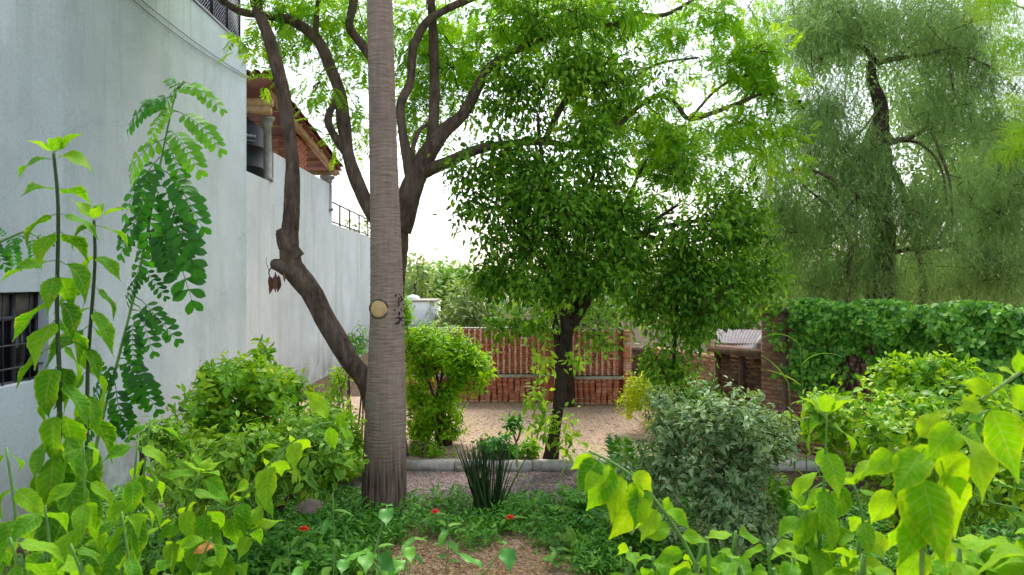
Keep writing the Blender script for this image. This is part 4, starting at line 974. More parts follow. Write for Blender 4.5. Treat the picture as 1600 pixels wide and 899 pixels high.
bl = [(1330, 60, 110, 70, d, 1.6, 324), (1480, 60, 110, 80, d, 1.6, 324), (1270, 180, 70, 110, d - .3, 1.3, 283), (1330, 280, 90, 110, d - .3, 1.2, 324), (1470, 190, 80, 90, d + .2, 1.3, 202), (1450, 330, 80, 80, d - .3, 1.1, 216), (1560, 180, 70, 120, d, 1.4, 283),
      (1570, 330, 70, 100, d + .3, 1.4, 283), (1250, 360, 70, 80, d - .2, 1.1, 229), (1330, 400, 80, 60, d, 1.0, 148), (1490, 420, 90, 50, d, 1.1, 148), (1250, 10, 70, 60, d + .3, 1.2, 162), (1420, -60, 260, 50, d, 1.8, 216), (1400, 150, 30, 40, d + .8, .5, 13), (1640, 250, 60, 200, d, 1.4, 216), (1215, 300, 40, 80, d + .3, 1.0, 94), (1300, 450, 90, 40, d + .5, 1.0, 130), (1440, 450, 100, 35, d + .6, 1.0, 130), (1570, 440, 70, 40, d + .5, 1.0, 110)]
C, O = blob_clusters(bl, rs, 1.5, 5, .72, .95)
n = len(C)*7; pos = np.repeat(C, 7, 0) + rs.normal(size=(n, 3))*0.17
dd = nrm(np.array([0, 0, -1.]) + rs.normal(size=(n, 3))*[.45, .45, .3]); nn = rs.normal(size=(n, 3))
foliage(pep, 'str', STR, rs.randint(0, 3, n), pos + [0, 0, .25], frames(dd, nn), rs.uniform(0.25, 0.62, n), np.clip(np.repeat(rs.uniform(0, 1, len(C)), 7)*.7 + rs.uniform(0, .3, n), 0, 1), L['pepper'])
C3 = np.repeat(C, 2, 0) + rs.normal(size=(len(C)*2, 3))*.22; O3 = np.repeat(O, 2, 0)
pos, R, s, var = leaves_at(C3, O3, rs, 5, 0.1, 0.085, 0.9, .5, 1.0); scatter('leaflets', [leaf_d(.32), leaf_d(.26, .2, .4), leaf_d(.38, .1, .1)], rs.randint(0, 3, len(pos)), pos, R, s, var, L['pepper'], pep)
twigs_to(C[::2], S, rs, 0.007, 0.8).build('twig', M['bark_dark'], pep, smooth=True, kind='stuff')

# ---- background trees
def far_tree(name, label, px, base_py, d, trunk, blobs, mat, size, per, seed, spread=0.4, tp=LO):
    t = thing(name, P(px, 0, d)*[1, 1, 0], label, 'tree', 'trees beyond the walls')
    z0 = 0.1; p0 = np.array([(px-800)/F*d, d, z0]); top = P(blobs[0][0], blobs[0][1], d)
    mb = MB(); mb.tube([p0, p0*.5 + top*.5 + [.1, 0, 0], top], [trunk, trunk*.7, trunk*.25], 8, .1, 5, seed); mb.build('trunk', M['bark'], t, smooth=True)
    rs = np.random.RandomState(seed); C, O = blob_clusters(blobs, rs, 2.4, 6, .5)
    pos, R, s, var = leaves_at(C, O, rs, per, spread, size, 0.2, 1, 1)
    foliage(t, 'lo', tp, rs.randint(0, len(tp), len(pos)), pos, R, s, var, L[mat], rest='crown')
    return t
far_tree('distant_tree', 'bright green round tree beyond the white shed wall', 690, 0, 46, .3, [(685, 455, 45, 38, 46, 3, 110), (660, 440, 30, 30, 46, 2, 50), (712, 470, 30, 40, 46, 2, 40)], 'far_green', 0.45, 12, 101)
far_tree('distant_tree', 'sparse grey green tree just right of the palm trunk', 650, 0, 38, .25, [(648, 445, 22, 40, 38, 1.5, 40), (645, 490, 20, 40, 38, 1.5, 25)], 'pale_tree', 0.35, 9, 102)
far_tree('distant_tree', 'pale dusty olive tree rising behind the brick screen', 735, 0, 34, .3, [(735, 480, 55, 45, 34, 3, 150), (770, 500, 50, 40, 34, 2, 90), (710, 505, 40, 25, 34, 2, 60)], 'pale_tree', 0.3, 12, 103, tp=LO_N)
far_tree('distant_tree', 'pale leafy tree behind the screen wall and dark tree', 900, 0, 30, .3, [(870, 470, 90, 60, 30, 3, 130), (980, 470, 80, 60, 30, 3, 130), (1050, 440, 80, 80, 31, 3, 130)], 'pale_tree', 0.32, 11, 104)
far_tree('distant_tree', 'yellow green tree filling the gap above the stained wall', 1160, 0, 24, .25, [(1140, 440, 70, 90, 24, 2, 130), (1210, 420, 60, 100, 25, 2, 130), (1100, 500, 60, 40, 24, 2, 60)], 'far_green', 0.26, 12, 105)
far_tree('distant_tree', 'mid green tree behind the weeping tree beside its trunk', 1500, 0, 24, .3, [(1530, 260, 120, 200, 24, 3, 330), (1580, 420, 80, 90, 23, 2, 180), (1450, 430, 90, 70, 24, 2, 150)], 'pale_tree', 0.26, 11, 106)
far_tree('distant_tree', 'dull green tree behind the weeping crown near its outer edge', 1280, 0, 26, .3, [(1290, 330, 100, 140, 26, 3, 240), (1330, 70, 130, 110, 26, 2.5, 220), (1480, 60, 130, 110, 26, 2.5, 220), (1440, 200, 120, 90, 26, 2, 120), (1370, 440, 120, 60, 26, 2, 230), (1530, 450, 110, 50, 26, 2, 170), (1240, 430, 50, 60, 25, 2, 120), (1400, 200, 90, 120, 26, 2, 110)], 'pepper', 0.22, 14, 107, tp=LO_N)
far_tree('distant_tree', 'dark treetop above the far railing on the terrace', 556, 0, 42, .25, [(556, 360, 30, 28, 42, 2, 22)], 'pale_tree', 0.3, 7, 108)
wh = thing('white_hut', P(655, 0, 33)*[1, 1, 0], 'small white walled hut with domed cap beyond the bush', 'hut')
c = P(656, 500, 33); mb = MB(); mb.box((c[0], c[1] + 1.5, (P(0, 472, 33)[2])/2), (1.25, 3, P(0, 472, 33)[2])); mb.build('wall', M['white_wall'], wh)
mb = MB(); mb.box((c[0], c[1] + 1.5, P(0, 472, 33)[2] + .04), (1.33, 3.1, .08)); mb.build('coping', M['concrete'], wh)
e = P(643, 470, 34); mb = MB(); mb.tube([e + [0, .5, -.2], e + [0, .5, .05], e + [0, .5, .2], e + [0, .5, .27]], [.35, .36, .26, .02], 12, 0, 2); mb.build('dome', M['white_wall'], wh, smooth=True)

# ================================================================== SHRUBS AND PLANTS
def rosettes(C, O, rs, per, size, spread_ang=1.15, up=0.7, jitter=0.03, droop=0.15, lightup=0.35):
    n = len(C)*per
    ax = nrm(O + np.array([0, 0, up]) + rs.normal(size=O.shape)*0.3); ax = np.repeat(ax, per, 0)
    x = nrm(np.cross(ax, rs.normal(size=(len(C), 3)).repeat(per, 0))); y = np.cross(ax, x)
    k = np.tile(np.arange(per), len(C)); a = k*2.4 + rs.uniform(-.3, .3, n)
    th = spread_ang*(0.45 + 0.75*(1 - k/per)) + rs.uniform(-.2, .2, n)
    rad = np.cos(a)[:, None]*x + np.sin(a)[:, None]*y
    d = nrm(np.cos(th)[:, None]*ax + np.sin(th)[:, None]*rad + np.array([0, 0, -droop]))
    nn = nrm(ax*np.sin(th)[:, None] - rad*np.cos(th)[:, None] + rs.normal(size=(n, 3))*0.2)
    pos = np.repeat(C, per, 0) - ax*((1 - k/per)*size*0.9)[:, None]*(-1)*-1 + rs.normal(size=(n, 3))*jitter
    s = size*(0.55 + 0.6*(1 - k/per))*rs.uniform(0.8, 1.2, n)
    var = np.clip(0.45*np.repeat(rs.uniform(0, 1, len(C)), per) + 0.3*k/per + 0.35*rs.uniform(0, 1, n), 0, 1)
    return pos, frames(d, nn), s, var
def shrub(name, label, base, blobs, mat, tpls, key, size, per, seed, n_obj=280, cat='shrub', stems=7, stem_r=0.014, bark='bark', group=None, shell=3.2, **kw):
    t = thing(name, base, label, cat, group); rs = np.random.RandomState(seed)
    C, O = blob_clusters(blobs, rs, shell, 5 if blobs[0][6] > 60 else 0, .66, .95)
    keep = C[:, 2] > base[2] + 0.05; C, O = C[keep], O[keep]
    pos, R, s, var = rosettes(C, O, rs, per, size, **kw)
    var = np.clip(var - 0.22 + 0.4*np.repeat(np.clip(O[:, 2], -1, 1)*0.5 + 0.5, per)*0 + 0.12, 0, 1)
    foliage(t, key, tpls, rs.randint(0, len(tpls), len(pos)), pos, R, s, var, L[mat], n_obj)
    S = []
    ctr = C.mean(0)
    for k in range(stems):
        e = C[rs.randint(len(C))]; b0 = np.array(base) + [rs.uniform(-.15, .15), rs.uniform(-.12, .12), -0.02]
        m = b0*.5 + e*.5 + rs.normal(size=3)*.08 + [0, 0, .1]
        mb = MB(); mb.tube([b0, m, e], [stem_r*1.4, stem_r, stem_r*.5], 6, .08, 5, seed + k); mb.build('stem', M[bark], t, smooth=True)
        S += list(catmull(np.array([b0, m, e]), 5))
    twigs_to(C, S, rs, 0.004, 0.6).build('twig', M['stem_green'] if mat in ('yellow', 'shrub', 'varieg') else M['twig'], t, smooth=True, kind='stuff')
    return t
# ivy on the brick wall
ivy = thing('ivy', np.append(pA*.5 + pB*.5, 0), 'dark glossy ivy hanging over the top of the brick garden wall', 'ivy')
rs = np.random.RandomState(41); u2 = nrm(pB - pA); nv = np.array([u2[1], -u2[0]]); Lw = np.linalg.norm(pB - pA)
n = 13500; ss = rs.uniform(-0.05, 1, n)*Lw
hang = 0.72 + 0.35*np.sin(ss*1.9 + 1) + 0.25*np.sin(ss*4.3) + 0.55*(ss/Lw)
q = rs.uniform(0, 1, n)**1.25; z = 2.62 - q*np.maximum(hang, .25)*1.15
bul = 0.30*np.exp(-((q - .3)/.35)**2) + 0.04
top = rs.uniform(size=n) < 0.22
off = np.where(top, rs.uniform(-.4, .15, n), bul*rs.uniform(.4, 1.0, n)); z = np.where(top, 2.6 + 0.1*rs.uniform(-1, 1, n) + .05*np.sin(ss*5), z)
lump = 0.09*np.sin(ss*6.1 + z*7) + .06*np.sin(ss*11 - z*9); off = off + np.where(top, 0, lump)
# low clump against the pillar
m = 700; ss2 = rs.normal(0.6, .3, m); z2 = rs.normal(1.55, .22, m); off2 = np.abs(rs.normal(.12, .08, m)) + .03
ss = np.concatenate([ss, ss2]); z = np.concatenate([z, z2]); off = np.concatenate([off, off2]); top = np.concatenate([top, np.zeros(m, bool)])
pos = np.column_stack([pA[None] + ss[:, None]*u2 + off[:, None]*nv, z]); n = len(pos)
nn = nrm(np.column_stack([np.tile(nv, (n, 1)), np.where(top, 1.8, .55)]) + rs.normal(size=(n, 3))*.4)
dd = nrm(np.column_stack([np.tile(nv*.35, (n, 1)), np.full(n, -.8)]) + rs.normal(size=(n, 3))*.45)
IVYT = [leaf_hi('heart', 4, 1, 0.8, 0.2, .4, 0.25, seed=1), leaf_hi('heart', 4, 1, 0.7, 0.3, .7, 0.3, seed=2), leaf_lo(0.75, .2, .2, (.3, .65), .8)]
keep_ = (ss > .28) | (rs.uniform(size=n) < .12); pos, nn, dd, off = pos[keep_], nn[keep_], dd[keep_], off[keep_]; n = len(pos)
foliage(ivy, 'ivy', IVYT, rs.randint(0, 3, n), pos, frames(dd, nn), .095*rs.uniform(.6, 1.25, n), rs.uniform(0, 1, n)**.65, L['ivy'], 290, score=-(off + rs.uniform(0, .1, n)))
mb = MB()
for k in range(26):
    s0 = rs.uniform(0.1, 1)*Lw; pts = []
    for j in range(6): pts.append(np.append(pA + u2*(s0 + .1*math.sin(j*1.3 + k)) + nv*.03, 2.5 - j*.25))
    mb.tube(pts, [.008]*6, 4, 0, 3)
mb.build('vine', M['bark_dark'], ivy, smooth=True, kind='stuff')

# mid-ground shrubs
dL = 7.6
shrub('broadleaf_shrub', 'tall leafy shrub with yellow green tips against the white wall', G(420, 760)*[1, 1, 0] + [0, .3, 0], [(395, 615, 95, 55, 8.2, .7, 180), (330, 650, 70, 60, 8.0, .6, 120), (430, 590, 55, 35, 8.2, .5, 68), (300, 700, 60, 60, 7.6, .5, 80), (410, 680, 80, 60, 8.0, .6, 100), (330, 575, 18, 12, 8.1, .2, 8), (410, 545, 12, 18, 8.2, .2, 8)], 'shrub', MID, 'mid', 0.125, 9, 201, stems=9)
shrub('variegated_shrub', 'low spreading shrub with cream edged leaves left of the palm', G(440, 800)*[1, 1, 0], [(470, 690, 85, 45, 7.0, .6, 140), (400, 730, 90, 55, 6.8, .6, 140), (300, 740, 70, 60, 6.8, .6, 100), (500, 740, 50, 50, 6.9, .5, 72), (270, 680, 50, 40, 7.0, .4, 60)], 'varieg', MID, 'midv', 0.115, 9, 202, stems=9)
shrub('cream_edged_shrub', 'silvery shrub with cream edged leaves in front of the stained wall', G(1110, 830)*[1, 1, 0], [(1110, 665, 90, 55, 8.0, .8, 264), (1060, 720, 80, 70, 7.8, .7, 216), (1160, 740, 70, 70, 7.8, .7, 192), (1100, 780, 110, 50, 7.6, .6, 168), (1190, 670, 60, 40, 8.2, .6, 120), (1040, 650, 45, 35, 8.1, .5, 81), (1170, 820, 70, 40, 7.4, .5, 86)], 'silver', MID, 'mids', 0.095, 9, 203, stems=10)
shrub('golden_green_shrub', 'big yellow green shrub in front of the ivy covered wall', G(1430, 850)*[1, 1, 0] + [0, .2, 0], [(1440, 610, 110, 55, 6.9, .8, 264), (1370, 660, 100, 60, 6.7, .7, 198), (1500, 670, 110, 70, 6.6, .8, 242), (1560, 720, 90, 80, 6.3, .7, 198), (1440, 740, 120, 60, 6.4, .6, 176), (1300, 650, 50, 45, 6.8, .4, 66), (1470, 575, 70, 30, 7, .5, 88), (1560, 640, 60, 50, 6.8, .5, 79)], 'shrub', MID, 'midg', 0.105, 9, 204, stems=10)
shrub('golden_bush', 'small bright yellow bush beside the brick screen', G(1010, 650, .12), [(1004, 612, 34, 32, 13.9, .4, 150), (1022, 634, 28, 22, 14.5, .35, 70)], 'yellow', LO_N, 'gold', 0.1, 8, 205, n_obj=60, stems=5, bark='stem_pale')
shrub('feathery_bush', 'rounded yellow green bush with thin trunks right of the palm', G(692, 695, .12), [(702, 550, 64, 48, 13.2, .8, 420), (662, 548, 38, 40, 13.2, .6, 240), (690, 665, 40, 24, 13.0, .4, 80), (655, 668, 26, 24, 13.0, .35, 50), (720, 580, 45, 35, 13.1, .6, 135), (650, 590, 30, 50, 13.2, .5, 105), (655, 640, 32, 38, 13.2, .5, 90), (695, 640, 36, 34, 13.0, .45, 80), (715, 605, 34, 26, 13, .4, 60), (637, 500, 9, 45, 13.3, .25, 40)], 'bush', LO_N, 'bush', 0.12, 9, 206, n_obj=120, stems=8, stem_r=.025, bark='bark_dark', shell=2.2)
shrub('feathery_plant', 'bright ferny plant between the white wall and palm trunk', G(530, 735, .0), [(520, 640, 40, 45, 9.6, .4, 120), (545, 690, 25, 45, 9.5, .3, 75), (500, 690, 30, 40, 9.4, .3, 54)], 'bush', LO_N, 'bushn', 0.11, 8, 207, n_obj=80, stems=6)
shrub('airy_shrub', 'thin airy green shrub at the wall left of the palm', G(555, 700, .12), [(560, 530, 22, 28, 12.6, .4, 30), (545, 560, 16, 22, 12.5, .3, 12)], 'herb', LO_N, 'airy', 0.10, 7, 208, n_obj=0, stems=4)
shrub('flowering_shrub', 'small shrub with faded pink flowers behind the leaning trunk', G(525, 690, .12), [(528, 590, 22, 22, 11.6, .3, 22), (515, 615, 25, 15, 11.5, .3, 16)], 'bush', LO_N, 'fls', 0.11, 7, 209, n_obj=0, stems=4)
# plants round the foot of the dark tree
shrub('leafy_clump', 'rounded green leafy clump left of the dark tree base', G(775, 722, .12), [(775, 695, 34, 22, 12.0, .35, 60), (800, 705, 20, 14, 12.0, .25, 24)], 'herb', LO, 'clump', 0.12, 8, 210, n_obj=60, stems=4)
shrub('young_shrub', 'small shrub on a bare stem in the gravel courtyard', G(803, 705, .12), [(803, 658, 16, 14, 12.4, .15, 14)], 'herb', LO, 'young', 0.13, 8, 211, n_obj=40, stems=2)
shrub('fern_tuft', 'olive fern tuft at the foot of the dark tree', G(826, 718, .12), [(826, 697, 17, 14, 12.0, .2, 30)], 'bush', LO_N, 'fernt', 0.14, 7, 212, n_obj=40, stems=2)
shrub('low_yellow_plant', 'low yellow green plants along the kerb beside the palm', G(670, 718, .12), [(665, 700, 30, 14, 12.2, .3, 40), (690, 705, 26, 10, 12.2, .2, 20)], 'bush', LO_N, 'lowy', 0.10, 7, 213, n_obj=40, stems=2)
shrub('wall_foot_shrub', 'green shrub at the foot of the pink brick wall', G(1090, 640, .12), [(1085, 610, 40, 25, 13.6, .5, 50), (1040, 600, 30, 25, 14.0, .4, 26)], 'herb', LO, 'wfs', 0.14, 8, 214, n_obj=40, stems=4)
# ferns
FRN = [feather_leaf(18, 0.9, 31), feather_leaf(20, 1.3, 32), feather_leaf(16, 0.6, 33)]
def fern(label, base, n, size, seed, mat='herb'):
    t = thing('fern', base, label, 'fern'); rs = np.random.RandomState(seed)
    for k in range(n):
        a = rs.uniform(0, 6.28); el = rs.uniform(.5, 1.3); dd = np.array([math.cos(a)*math.cos(el), math.sin(a)*math.cos(el), math.sin(el)])
        leaf_obj(t, 'frn%d' % (k % 3), FRN[k % 3], L[mat], np.array(base) + rs.uniform(-.08, .08, 3)*[1, 1, 0], frame(dd, (0, 0, 1) if el < 1.2 else (math.cos(a), math.sin(a), 1.)), size*rs.uniform(.7, 1.15), rs.uniform(), 'frond')
fern('dark fern clump between the gravel and silvery shrub', G(950, 815), 34, .75, 301)
fern('feathery fern clump under the silvery shrub beside the path', G(985, 850), 30, .7, 302)
fern('fern with arching fronds behind the silvery shrub', G(975, 760), 24, .8, 303)
fern('small bright fern at the right edge of the litter path', G(905, 870), 22, .4, 304, 'grass')
fern('bright ferny clump just left of the palm base', G(520, 760), 36, .85, 305, 'bush')
fern('fern growing among stems of the big yellow green shrub', G(1215, 830), 24, .7, 306)
# horsetail rushes
ht = thing('horsetail_clump', G(757, 806), 'dark upright clump of horsetail rushes beside the gravel', 'rushes'); rs = np.random.RandomState(310)
hv = []
for k in range(5):
    v, f = tube_np([(0, 0, 0), (.0, .01*k, .5), (.02*(k-2), .03*(k-1), 1)], [.011, .0095, .004], 5, 0, 3)
    hv.append(mesh_np('rush_stem', v, f, L['horsetail'], np.full(len(v), k/4), np.full(len(v), .5)))
for k in range(95):
    r = rs.uniform(0, 1)**.6; a = rs.uniform(0, 6.28); b0 = WPOS[ht.name] + [r*.2*math.cos(a), r*.16*math.sin(a), 0]
    o = link('rush_stem', hv[rs.randint(5)], ht, b0); h = rs.uniform(.6, 1.02)
    o.rotation_euler = (-.38*r*math.sin(a) + rs.uniform(-.08, .08), .38*r*math.cos(a) + rs.uniform(-.08, .08), a); o.scale = (1, 1, h)
# reed-like plants with strap leaves
STRAP = [leaf_hi('strap', 8, 1, .09, .3, dr, seed=k) for k, dr in enumerate((.6, 1.4, 2.2))]
def reed(name, label, base, top, n, size, seed, mat='grass', r=.008):
    t = thing(name, base, label, 'plant'); rs = np.random.RandomState(seed); b = np.array(base); e = np.array(top)
    mb = MB(); mb.tube([b, b*.5 + e*.5 + [.02, 0, 0], e], [r, r*.8, r*.4], 5, 0, 5); mb.build('stem', M['stem_pale'], t, smooth=True)
    for k in range(n):
        f_ = .25 + .75*k/max(1, n-1); p = b + (e - b)*f_; a = k*2.6 + rs.uniform(-.4, .4); el = rs.uniform(.6, 1.1)
        dd = np.array([math.cos(a)*math.cos(el), math.sin(a)*math.cos(el)*.5, math.sin(el)])
        leaf_obj(t, 'strap%d' % (k % 3), STRAP[k % 3], L[mat], p, frame(dd, (0, 0.1, 1)), size*rs.uniform(.8, 1.2), rs.uniform(.2, 1), 'leaf')
reed('corn_like_plant', 'slim bright green stalk with strap leaves beside the horsetail', G(808, 800), P(806, 690, 9.6), 7, .34, 320)
reed('tall_reed', 'tall reed with arching strap leaves before the brick pillar', G(1262, 840), P(1250, 540, 7.4), 9, .5, 321)
reed('tall_reed', 'shorter reed with pale drooping leaves left of the tall reed', G(1245, 840), P(1232, 600, 7.5), 7, .42, 322)
reed('thin_weed', 'thin pale weed stalk rising right of the litter path', G(880, 850), P(876, 745, 8.2), 4, .22, 323)
reed('thin_weed', 'pale flowering weed stalk standing beside the litter path edge', G(843, 842), P(836, 800, 8.5), 3, .16, 324)

# ground cover between path and gravel
def cover(name, label, n, region, mat, size, seed, hmax=.28):
    rs = np.random.RandomState(seed); px = rs.uniform(region[0], region[1], n); py = rs.uniform(region[2], region[3], n)
    if len(region) > 4: 
        k = region[4](px, py, rs); px, py = px[k], py[k]; n = len(px)
    dd_ = H*F/(py - HOR); b = np.stack([(px-800)/F*dd_, dd_, np.zeros(n)], -1)
    per = 7; pos = np.repeat(b, per, 0) + rs.normal(size=(n*per, 3))*[.05, .05, 0]
    hloc = .35 + .65*(np.sin(b[:, 0]*3.3 + 1)*np.sin(b[:, 1]*2.9) *.5 + .5)
    pos[:, 2] = rs.uniform(.02, 1, n*per)*np.repeat(hloc, per)*hmax
    d = nrm(rs.normal(size=(n*per, 3))*[1, 1, .5] + [0, 0, .5]); nn = nrm(rs.normal(size=(n*per, 3))*.4 + [0, 0, 1])
    var = np.clip(.5*np.repeat(rs.uniform(0, 1, n), per) + .5*rs.uniform(0, 1, n*per), 0, 1)
    o = scatter(name, LO_N, rs.randint(0, 3, n*per), pos, frames(d, nn), size*rs.uniform(.6, 1.3, n*per), var, L[mat])
    return props(o, label, 'ground cover')
inpath = lambda px, py, rs: ~((py > 848 + 14*np.sin(px*.045) + rs.normal(size=len(px))*7) & (px > 590) & (px < 900))
cover('ground_cover', 'low green herbs carpeting the bed between path and gravel', 2600, (380, 960, 785, 905, inpath), 'herb', .085, 401)
cover('ground_cover', 'dark herbs under the shrubs left of the palm', 1300, (150, 560, 770, 910), 'herb', .09, 402, .22)
cover('ground_cover', 'weeds at the foot of the pale house wall', 500, (0, 300, 760, 910), 'grass', .08, 403, .2)
cover('ground_cover', 'weeds under the silvery and yellow green shrubs', 1700, (930, 1600, 790, 910), 'herb', .09, 404, .3)
# taller weeds with orange flowers
PET = leaf_hi('obov', 4, 1, .5, .1, .5, seed=3)
def flower_weed(label, px, py, d, seed, flower=True, size=.2):
    top = P(px, py, d); base = np.array([top[0] - .05, d + .05, 0]); t = thing('flowering_weed' if flower else 'weed', base, label, 'flower' if flower else 'weed'); rs = np.random.RandomState(seed)
    mb = MB(); mb.tube([base, base*.5 + top*.5 + [.03, 0, 0], top], [.007, .006, .004], 5, 0, 5); mb.build('stem', M['stem_pale'], t, smooth=True)
    for k in range(9):
        f_ = .3 + .07*k; p = base + (top - base)*f_; a = k*2.4 + rs.uniform(-.3, .3); dd = np.array([math.cos(a), math.sin(a), rs.uniform(-.1, .4)])
        leaf_obj(t, 'weed%d' % (k % 4), MID[k % 4], L['herb'], p, frame(dd, (0, 0, 1)), size*rs.uniform(.7, 1.1), rs.uniform(.2, 1), 'leaf')
    if flower:
        mb = MB(); mb.tube([top - [0, 0, .02], top + [0, 0, .01], top + [0, 0, .02]], [.008, .016, .008], 8, 0, 1); hd_ = mb.build('flower_head', M['flower'], t, smooth=True)
        for k in range(20):
            a = k*2*math.pi/10 + (.3 if k > 9 else 0); el = .15 if k < 10 else .7
            leaf_obj(hd_, 'pet', PET, M['flower'], top, frame((math.cos(a)*math.cos(el), math.sin(a)*math.cos(el), math.sin(el)), (0, 0, 1)), .065 if k < 10 else .045, rs.uniform(), 'petal')
flower_weed('orange red flower on a weed left of the palm base', 475, 826, 7.6, 501)
flower_weed('orange flower on a weed just right of the palm base', 680, 799, 8.6, 502)
flower_weed('orange flower on a weed right of the horsetail clump', 797, 808, 8.7, 503)
flower_weed('small red flower low at the edge of the litter path', 601, 873, 7.3, 504)
for k, (a, b, d) in enumerate([(520, 770, 6.4), (590, 840, 6.6), (700, 810, 7.3), (640, 830, 7.0), (870, 855, 7.6), (450, 850, 6.4)]):
    flower_weed(['tall thin pale stemmed weed in front of the dark bush hollow', 'bushy weed with broad leaves before the palm base', 'weed with small leaves in the middle of the green bed', 'weed between the palm base and litter path', 'weed at the right end of the litter path', 'weed with dark leaves low beside the orange red flower'][k], a, b, d, 520 + k, False, .2)
# stones, posts
def boulder(label, px, py, r, seed):
    g = G(px, py); rs = np.random.RandomState(seed); mb = MB(); n = 7
    pts = [g + [0, 0, z] for z in np.linspace(-.03, r*1.1, n)]; rr = [r*q for q in (.9, 1.05, 1.1, 1.0, .8, .5, .08)]
    mb.tube(pts, rr, 12, .1, 2, seed); o = mb.build('boulder', M['rock'], None, g, True); props(o, label, 'rock', kind='thing')
boulder('brown boulder in the dark hollow under the low shrub', 485, 805, .2, 601); boulder('small pale stone by the left wall bushes', 250, 800, .12, 602); boulder('pale stone on the kerb edge beside the palm', 645, 730, .07, 603)
def post(name, label, cat, a, b, r, mat):
    mb = MB(); mb.tube([a, (np.array(a)+np.array(b))/2, b], [r, r*.95, r*.9], 10, .06, 3, 5); props(mb.build(name, M[mat], None, a, True), label, cat, kind='thing')
p_ = G(222, 800); post('wooden_post', 'thin dark wooden post before the white wall', 'post', p_, p_ + [0, 0, 1.05], .035, 'bark_dark')
p_ = P(461, 0, 9.9)*[1, 1, 0]; post('wooden_stump', 'dark weathered stump post behind the leafy bush', 'post', p_, P(461, 612, 9.9), .06, 'bark_dark')
post('log', 'short horizontal log resting against the stump post', 'log', P(452, 627, 9.82), P(492, 620, 9.82), .03, 'bark')

# ================================================================== FOREGROUND PLANTS (large leaves, one object each)
def stem_of(t, pts, r0, r1, mat):
    mb = MB(); n = len(pts); mb.tube(pts, np.linspace(r0, r1, n), 8, .04, 5, 1); mb.build('stem', M[mat], t, smooth=True)
def down_to_ground(p, dx=0.0, dy=0.0): return np.array([p[0] + dx, p[1] + dy, 0.0])
def leafy_stem(t, path, nodes, size0, size1, seed, mat='big', tp=BIG, key='big', stem='stem_dark', r=(.007, .004), droop=(.9, -.3), f0=0.15, tip=True, per=2, az0=0.3, twist=1.57, vr=(.1, 1), extra=0.0):
    """opposite leaf pairs up a stem; droop = vertical lean of the leaf axis low / high on the stem"""
    rs = np.random.RandomState(seed); stem_of(t, path, r[0], r[1], stem); q = catmull(np.array(path), 12)
    seglen = np.concatenate([[0], np.cumsum(np.linalg.norm(np.diff(q, axis=0), axis=1))]); seglen /= seglen[-1]
    at = lambda f_: np.array([np.interp(f_, seglen, q[:, i]) for i in range(3)])
    for k in range(nodes):
        f_ = min(.995, f0 + (1 - f0)*(k + (.5*rs.uniform() if k < nodes - 1 else .98))/nodes); p = at(f_); tg = nrm(at(min(1, f_ + .02)) - at(f_ - .02))
        e1 = nrm(np.cross(tg, [0.2, 1, 0.1])); e2 = np.cross(tg, e1); az = az0 + k*twist + rs.uniform(-.35, .35)
        for j in range(per):
            a = az + j*2*math.pi/per; out = math.cos(a)*e1 + math.sin(a)*e2
            g_ = (f_ - f0)/(1 - f0); lean = droop[0] + (droop[1] - droop[0])*g_ + rs.uniform(-.25, .25)
            dd = nrm(out - np.array([0, 0, 1])*lean); s = (size0 + (size1 - size0)*g_**1.5)*rs.uniform(.75, 1.15)
            nn = nrm(np.array([0, -.35, 1.0]) + out*.5*lean + rs.normal(size=3)*.25)
            i = rs.randint(len(tp)); leaf_obj(t, key + str(i), tp[i], L[mat], p, frame(dd, nn), s, rs.uniform(*vr))
    if tip:
        p = q[-1]; tg = nrm(q[-1] - q[-3])
        for j in range(5):
            a = j*1.26; e1 = nrm(np.cross(tg, [0.2, 1, 0.1])); e2 = np.cross(tg, e1); out = math.cos(a)*e1 + math.sin(a)*e2
            leaf_obj(t, key + '0', tp[0], L[mat], p, frame(nrm(tg*.8 + out*rs.uniform(.5, 1.3)), nrm(tg - out*.5)), size1*rs.uniform(.45, .95), rs.uniform(.5, 1))
def leaf_ab(t, A, B, tp, key, i, mat, var, nrm_hint, scale=1.0):
    A = np.array(A); B = np.array(B); dd = B - A; l = np.linalg.norm(dd)
    tv = tp[i]['v']; tipv = tv[np.argmax(np.linalg.norm(tv, axis=1))]; s = l/np.linalg.norm(tipv)*scale
    R_ = frame(dd, nrm_hint) @ np.array(Matrix.Rotation(-math.atan2(tipv[2], tipv[1]), 3, 'X'))
    leaf_obj(t, key + str(i), tp[i], L[mat], A, R_, s, var)

# ---- tall broad-leafed shrub at the left
fa = thing('tall_stem_shrub', down_to_ground(P(92, 720, 2.5)), 'tall serrated leaf shrub with dark upright stem close to the camera at left', 'shrub')
d = 2.5
leafy_stem(fa, [down_to_ground(P(92, 720, d)), P(90, 900, d), P(92, 720, d), P(93, 600, d), P(89, 480, d + .03), P(91, 330, d), P(84, 240, d - .02)], 19, .24, .13, 701, f0=.60, droop=(2.2, -.1), r=(.0105, .005), vr=(.1, .9))
fb = thing('tall_stem_shrub', down_to_ground(P(132, 800, 2.7)), 'second upright leafy stem with pale serrated leaves behind the tallest dark stem', 'shrub')
d = 2.7
leafy_stem(fb, [down_to_ground(P(118, 800, d)), P(122, 900, d), P(134, 720, d), P(138, 560, d + .03), P(148, 420, d), P(147, 345, d - .03)], 15, .23, .13, 702, f0=.62, droop=(2.2, .3), r=(.0095, .005), az0=1.0)
fc = thing('broadleaf_clump', down_to_ground(P(60, 890, 2.2)), 'dense clump of large pale green serrated leaves filling the lower left corner', 'shrub')
rs = np.random.RandomState(703)
